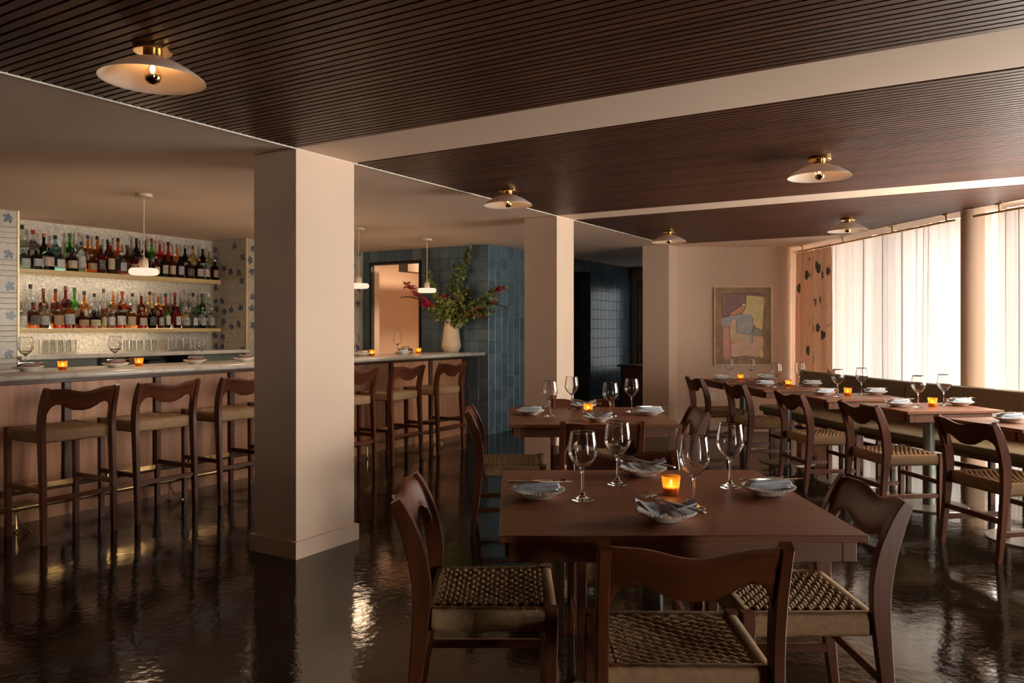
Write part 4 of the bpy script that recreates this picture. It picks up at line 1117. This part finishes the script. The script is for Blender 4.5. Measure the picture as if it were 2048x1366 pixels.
MB().cbox(-.09, .09, -.05, -.042, 0, .055, .002).cbox(-.09, .09, .042, .05, 0, .055, .002).cbox(-.09, -.082, -.042, .042, 0, .055, .002).cbox(.082, .09, -.042, .042, 0, .055, .002).cbox(-.082, .082, -.042, .042, 0, .008, .001).build('tray', M['apron'], bx)
MB().tube([(-.086, 0, .05), (-.086, 0, .075), (.086, 0, .075), (.086, 0, .05)], .005, 6).build('handle', M['apron'], bx)

# ================================================================== VASE AND FLOWERS
vp = G(q_at(902.6, 5.86), 5.86, ZB+.0004)
va_ = empty('flower_vase', vp); tag(va_, 'tall ribbed cream ceramic vase on the far end of the bar', 'vase')
MB().lathe([(0, 0), (.088, 0), (.092, .004), (.122, .070), (.123, .078), (.080, .420), (.070, .432), (.064, .432), (.066, .415), (.112, .078), (.08, .02), (0, .02)], 96, None, False, .0016, 32).build('ribbed_body', M['cream'], va_, ang=1.5)
bo = empty('flower_bouquet', vp+Vector((0, 0, .43))); tag(bo, 'loose arrangement of green branches and magenta bougainvillea in the vase', 'flowers')
leafm = plain('green_leaf', (.20, .25, .07), .5, var=.45, scale=30)
leafd = plain('dark_palm_leaf', (.018, .028, .012), .45, var=.3, scale=30)
pink = plain('magenta_bract', (.55, .030, .085), .6, var=.35, scale=40)
stemm = plain('green_stem', (.13, .12, .04), .6)
rng = random.Random(21)
def leafshape(b, p, d, up, L, w_):
    d = d.normalized(); s = d.cross(up); s = s.normalized() if s.length > 1e-4 else Vector((1, 0, 0)); nn = s.cross(d).normalized()
    pts = [p, p+d*L*.35+s*w_, p+d*L*.75+s*w_*.75, p+d*L-nn*L*.12, p+d*L*.75-s*w_*.75, p+d*L*.35-s*w_, p+d*L*.5+nn*L*.10]
    b.add(pts, [(0, 1, 6), (1, 2, 6), (2, 3, 6), (3, 4, 6), (4, 5, 6), (5, 0, 6)])
def branch(tip, bend, nleaf, spread, pinkr, start=.12, L=(.042, .070)):
    tip = Vector(tip); base_ = Vector((rng.uniform(-.03, .03), rng.uniform(-.03, .03), -.10)); bend = Vector(bend)
    tip.y -= .72*max(0, tip.x)+.02; bend.y -= .72*max(0, bend.x)+.03
    pts = [base_*(1-t)**2+bend*2*t*(1-t)+tip*t*t for t in [i/12 for i in range(13)]]
    st_ = MB().tube(pts, [.005-.0032*i/12 for i in range(13)], 6).build('branch', stemm, bo)
    lb, pb = MB(), MB(); np_ = 0
    for k in range(nleaf):
        t = start+(1-start)*rng.random()**.9; f = t*12; i = min(11, int(f)); p = pts[i].lerp(pts[i+1], f-i)
        sp = spread*(1-.55*t); o_ = Vector((rng.gauss(0, 1), rng.gauss(0, 1), rng.gauss(0, .9)))*sp
        d = o_.normalized()+Vector((0, 0, .2)); l = rng.uniform(*L)
        if pinkr[0] <= t <= pinkr[1] and rng.random() < pinkr[2]:
            np_ += 1
            for a in range(3):
                dd = Vector((math.cos(a*2.1+k), math.sin(a*2.1+k), .5*rng.random()+.2))
                leafshape(pb, p+o_*.8, dd, Vector((0, 0, 1)), l*.8, l*.30)
        else:
            leafshape(lb, p+o_*.6, d, Vector((rng.gauss(0, .5), rng.gauss(0, .5), 1)), l, l*.36)
    o = lb.build('leaves', leafm, st_, smooth=False); o['kind'] = 'stuff'
    if np_: o = pb.build('blossoms', pink, st_, smooth=False); o['kind'] = 'stuff'
branch((.25, .03, .86), (.08, .0, .45), 170, .035, (.6, .95, .03))
branch((.04, .05, .64), (-.02, .02, .35), 100, .035, (.3, .55, .25))
branch((-.30, .02, .58), (-.22, -.02, .30), 120, .035, (0, 0, 0))
branch((-.57, -.02, .44), (-.28, 0, .12), 150, .04, (.50, 1, .80))
branch((-.36, -.06, .14), (-.20, -.05, .26), 110, .045, (.55, 1, .85))
branch((.68, .0, .37), (.30, .0, .16), 230, .055, (.86, 1, .6))
branch((.60, -.05, .16), (.34, -.05, .30), 110, .035, (.9, 1, .2))
branch((.40, -.08, .03), (.22, -.07, .10), 110, .045, (.55, 1, .45))
branch((.52, -.06, .08), (.28, -.06, .12), 90, .04, (.6, .7, .3))
branch((.15, -.10, .30), (.06, -.08, .2), 150, .065, (.8, 1, .25), .05)
branch((-.10, -.10, .26), (-.05, -.08, .2), 150, .065, (.85, 1, .4), .05)
branch((.02, -.14, .16), (0, -.1, .12), 130, .065, (0, 0, 0), .05)
branch((.22, .08, .32), (.1, .06, .2), 130, .06, (.8, 1, .2), .05)
def palm(tip, bend):
    tip = Vector(tip); bend = Vector(bend); base_ = Vector((0, 0, -.08))
    tip.y -= .72*max(0, tip.x); bend.y -= .72*max(0, bend.x)
    pts = [base_*(1-t)**2+bend*2*t*(1-t)+tip*t*t for t in [i/16 for i in range(17)]]
    st_ = MB().tube(pts, .0028, 5).build('palm_frond', stemm, bo); b = MB()
    for i in range(7, 17):
        d = (pts[i]-pts[i-1]).normalized()
        for s in (-1, 1):
            for h in (0, .5):
                p = pts[i-1].lerp(pts[i], h); leafshape(b, p, d+Vector((0, s*.7, .25*s)), Vector((0, 0, 1)), .11*(1.2-i/20), .004)
    o = b.build('leaflets', leafd, st_, smooth=False); o['kind'] = 'stuff'
palm((-.64, -.05, .26), (-.35, -.03, .32)); palm((.74, -.04, .10), (.36, -.02, .30))

# ================================================================== PAINTING, OUTLET, CONSOLE
k = 10.2/1575/7.387; PX, PZ = 555, 680
pw = empty('abstract_painting', ((1410+PX/7.387-1024)/1575*10.2, 10.23, 1.35+(655.5-(560+PZ/7.387))/1575*10.2)); tag(pw, 'framed abstract painting of muted colour blocks on the end wall', 'painting')
def xy(p): return ((p[0]-PX)*k, (PZ-p[1])*k)
rot = Matrix(((1, 0, 0, 0), (0, 0, 1, 0), (0, 1, 0, 0), (0, 0, 0, 1)))          # x,z,depth -> x,y,z
canvas = plain('ochre_canvas', (.44, .32, .20), .8, var=.22, scale=9, bmp=.3, bscale=60)
x0, z0 = xy((135, 1262)); x1, z1 = xy((985, 97))
MB().box(x0+.012, x1-.012, -.030, -.002, z0+.012, z1-.012).build('canvas', canvas, pw)
t = .012
for a in ((x0, x1, z1-t, z1), (x0, x1, z0, z0+t), (x0, x0+t, z0+t, z1-t), (x1-t, x1, z0+t, z1-t)):
    MB().cbox(a[0], a[1], -.042, -.001, a[2], a[3], .002).build('frame_rail', M['frame'], pw)
lay = [0]
def patch(name, pts, c, th=.0012):
    lay[0] += 1; d = -.030-th-.00006*lay[0]
    pp = cr([tuple(map(float, p)) for p in pts]+[tuple(map(float, pts[0]))], 3)[:-1]
    c = tuple(min(.92, x*1.55) for x in c)
    MB().prism([xy(p) for p in pp], d, -.0298, rot).build(name, plain('paint_'+name, c, .75, var=.10, scale=14, bmp=.3, bscale=70), pw, smooth=False)
def stroke(name, pts, c, w_=5):
    lay[0] += 1; d = -.0320-.00006*lay[0]; P = [Vector(p) for p in pts]; b = MB()
    L, R_ = [], []
    for i, p in enumerate(P):
        t_ = (P[min(i+1, len(P)-1)]-P[max(i-1, 0)]).normalized(); nn = Vector((-t_.y, t_.x))*w_/2
        L.append(xy(p+nn)); R_.append(xy(p-nn))
    b.prism(L+R_[::-1], d, d+.0006, rot)
    b.build(name, plain('line_'+name, c, .8), pw, smooth=False)
patch('purple_field', [(290,215),(600,208),(860,207),(880,243),(640,240),(608,252),(595,340),(540,372),(380,480),(340,530),(272,558),(266,350)], (.25, .165, .165))
patch('green_sliver', [(258,237),(290,232),(292,340),(268,400)], (.27, .27, .14))
patch('yellow_block', [(612,242),(650,232),(865,252),(880,300),(862,480),(850,700),(822,742),(715,660),(702,540),(640,512),(548,503),(590,440),(602,330)], (.64, .53, .28))
patch('salmon_wedge', [(362,520),(400,472),(540,387),(580,430),(560,460),(500,500)], (.55, .28, .20))
patch('white_dab', [(545,365),(575,348),(595,370),(575,395)], (.72, .60, .45))
patch('grey_blue_shape', [(250,572),(340,542),(540,507),(650,512),(703,547),(708,700),(690,800),(708,822),(700,922),(657,912),(645,800),(470,777),(460,598),(392,598),(350,690),(252,680)], (.37, .39, .40))
patch('pink_column', [(258,692),(355,690),(380,1130),(270,1133)], (.56, .31, .27))
patch('cream_bend', [(395,602),(458,592),(470,772),(640,802),(655,915),(620,925),(560,900),(382,900),(370,700)], (.58, .46, .33))
patch('sage_lobe', [(687,772),(720,724),(800,722),(848,782),(840,818),(700,820)], (.30, .32, .24))
patch('pale_pink_block', [(382,945),(560,893),(700,932),(715,827),(850,832),(858,1000),(800,1060),(790,1138),(600,1112),(390,1128)], (.62, .42, .32))
patch('orange_dash', [(372,892),(470,884),(560,886),(480,912),(400,943)], (.62, .36, .12))
patch('mauve_dot', [(707,690),(725,660),(745,690),(725,716)], (.36, .17, .16))
patch('yellow_pear', [(832,1000),(866,1080),(850,1140),(820,1142),(797,1085)], (.72, .56, .20))
mar = (.17, .05, .045)
stroke('maroon_outline', [(262,235),(275,208),(450,203),(600,200),(860,203),(885,222)], mar, 8)
stroke('maroon_outline', [(262,240),(258,400),(262,555),(340,532),(390,475),(540,378)], mar, 7)
stroke('maroon_outline', [(252,686),(355,690),(372,900),(382,1132),(268,1138),(258,690)], mar, 6)
stroke('dark_outline', [(607,250),(600,330),(590,430)], (.12,.08,.06), 6)
stroke('dark_outline', [(705,545),(710,690),(688,795),(650,800),(470,778),(462,600)], (.16,.14,.11), 6)
stroke('dark_outline', [(688,772),(722,722),(800,720),(850,785),(842,822),(710,822),(700,925)], (.16,.14,.11), 6)
stroke('dark_outline', [(380,480),(480,420),(545,372)], mar, 5)
stroke('dark_outline', [(862,250),(870,480),(850,720)], (.30,.24,.10), 4)
stroke('scribble_line', [(390,300),(440,285),(485,300),(430,340),(370,378)], (.17,.10,.09), 3)
stroke('olive_ring', [(832,992),(872,1070),(872,1140),(830,1160),(792,1120)], (.36,.28,.10), 5)
stroke('signature', [(865,1205),(872,1218),(880,1204),(888,1217),(896,1206),(905,1216),(914,1207),(922,1217),(930,1205),(938,1216),(948,1203),(954,1214)], (.06,.04,.03), 3)
# wall outlet
ox = (1425.5-1024)/1575*10.22; oz = 1.35-(794.5-655.5)/1575*10.22
ol = empty('wall_outlet', (ox, 10.23, oz)); tag(ol, 'cream double power outlet low on the end wall', 'outlet')
MB().cbox(-.036, .036, -.006, 0, -.058, .058, .002).build('plate', M['outlet'], ol)
for s in (-1, 1):
    f = MB().cbox(-.017, .017, -.0085, -.006, s*.027-.016, s*.027+.016, .002).build('socket', M['white'], ol)
    MB().box(-.008, -.006, -.0092, -.0084, s*.027-.005, s*.027+.006).box(.006, .008, -.0092, -.0084, s*.027-.005, s*.027+.006).box(-.002, .002, -.0092, -.0084, s*.027-.012, s*.027-.008).build('slots', M['black'], f)
# console in the corridor
co = empty('console_cabinet', G(11.75, 4.55), ANG); tag(co, 'dark wooden console cabinet standing in the dark corridor', 'cabinet')
MB().cbox(-.24, .24, -.52, .50, .735, .762, .004).build('top', M['mahog_h'], co)
MB().cbox(-.20, .20, -.47, .45, .05, .734, .004).build('body', M['mahog'], co)
for y in (-.235, .215):
    d_ = MB().cbox(-.214, -.20, y-.21, y+.21, .09, .70, .004).build('door', M['apron'], co)
    MB().lathe([(0, 0), (.010, 0), (.012, .012), (0, .018)], 12, Matrix.Translation((-.214, y+.17, .42)) @ Matrix.Rotation(-PI/2, 4, 'Y')).build('knob', M['brassdull'], d_)
for sx in (-.17, .17):
    for sy in (-.43, .41): MB().cbox(sx-.02, sx+.02, sy-.02, sy+.02, 0, .05, .003).build('foot', M['mahog'], co)
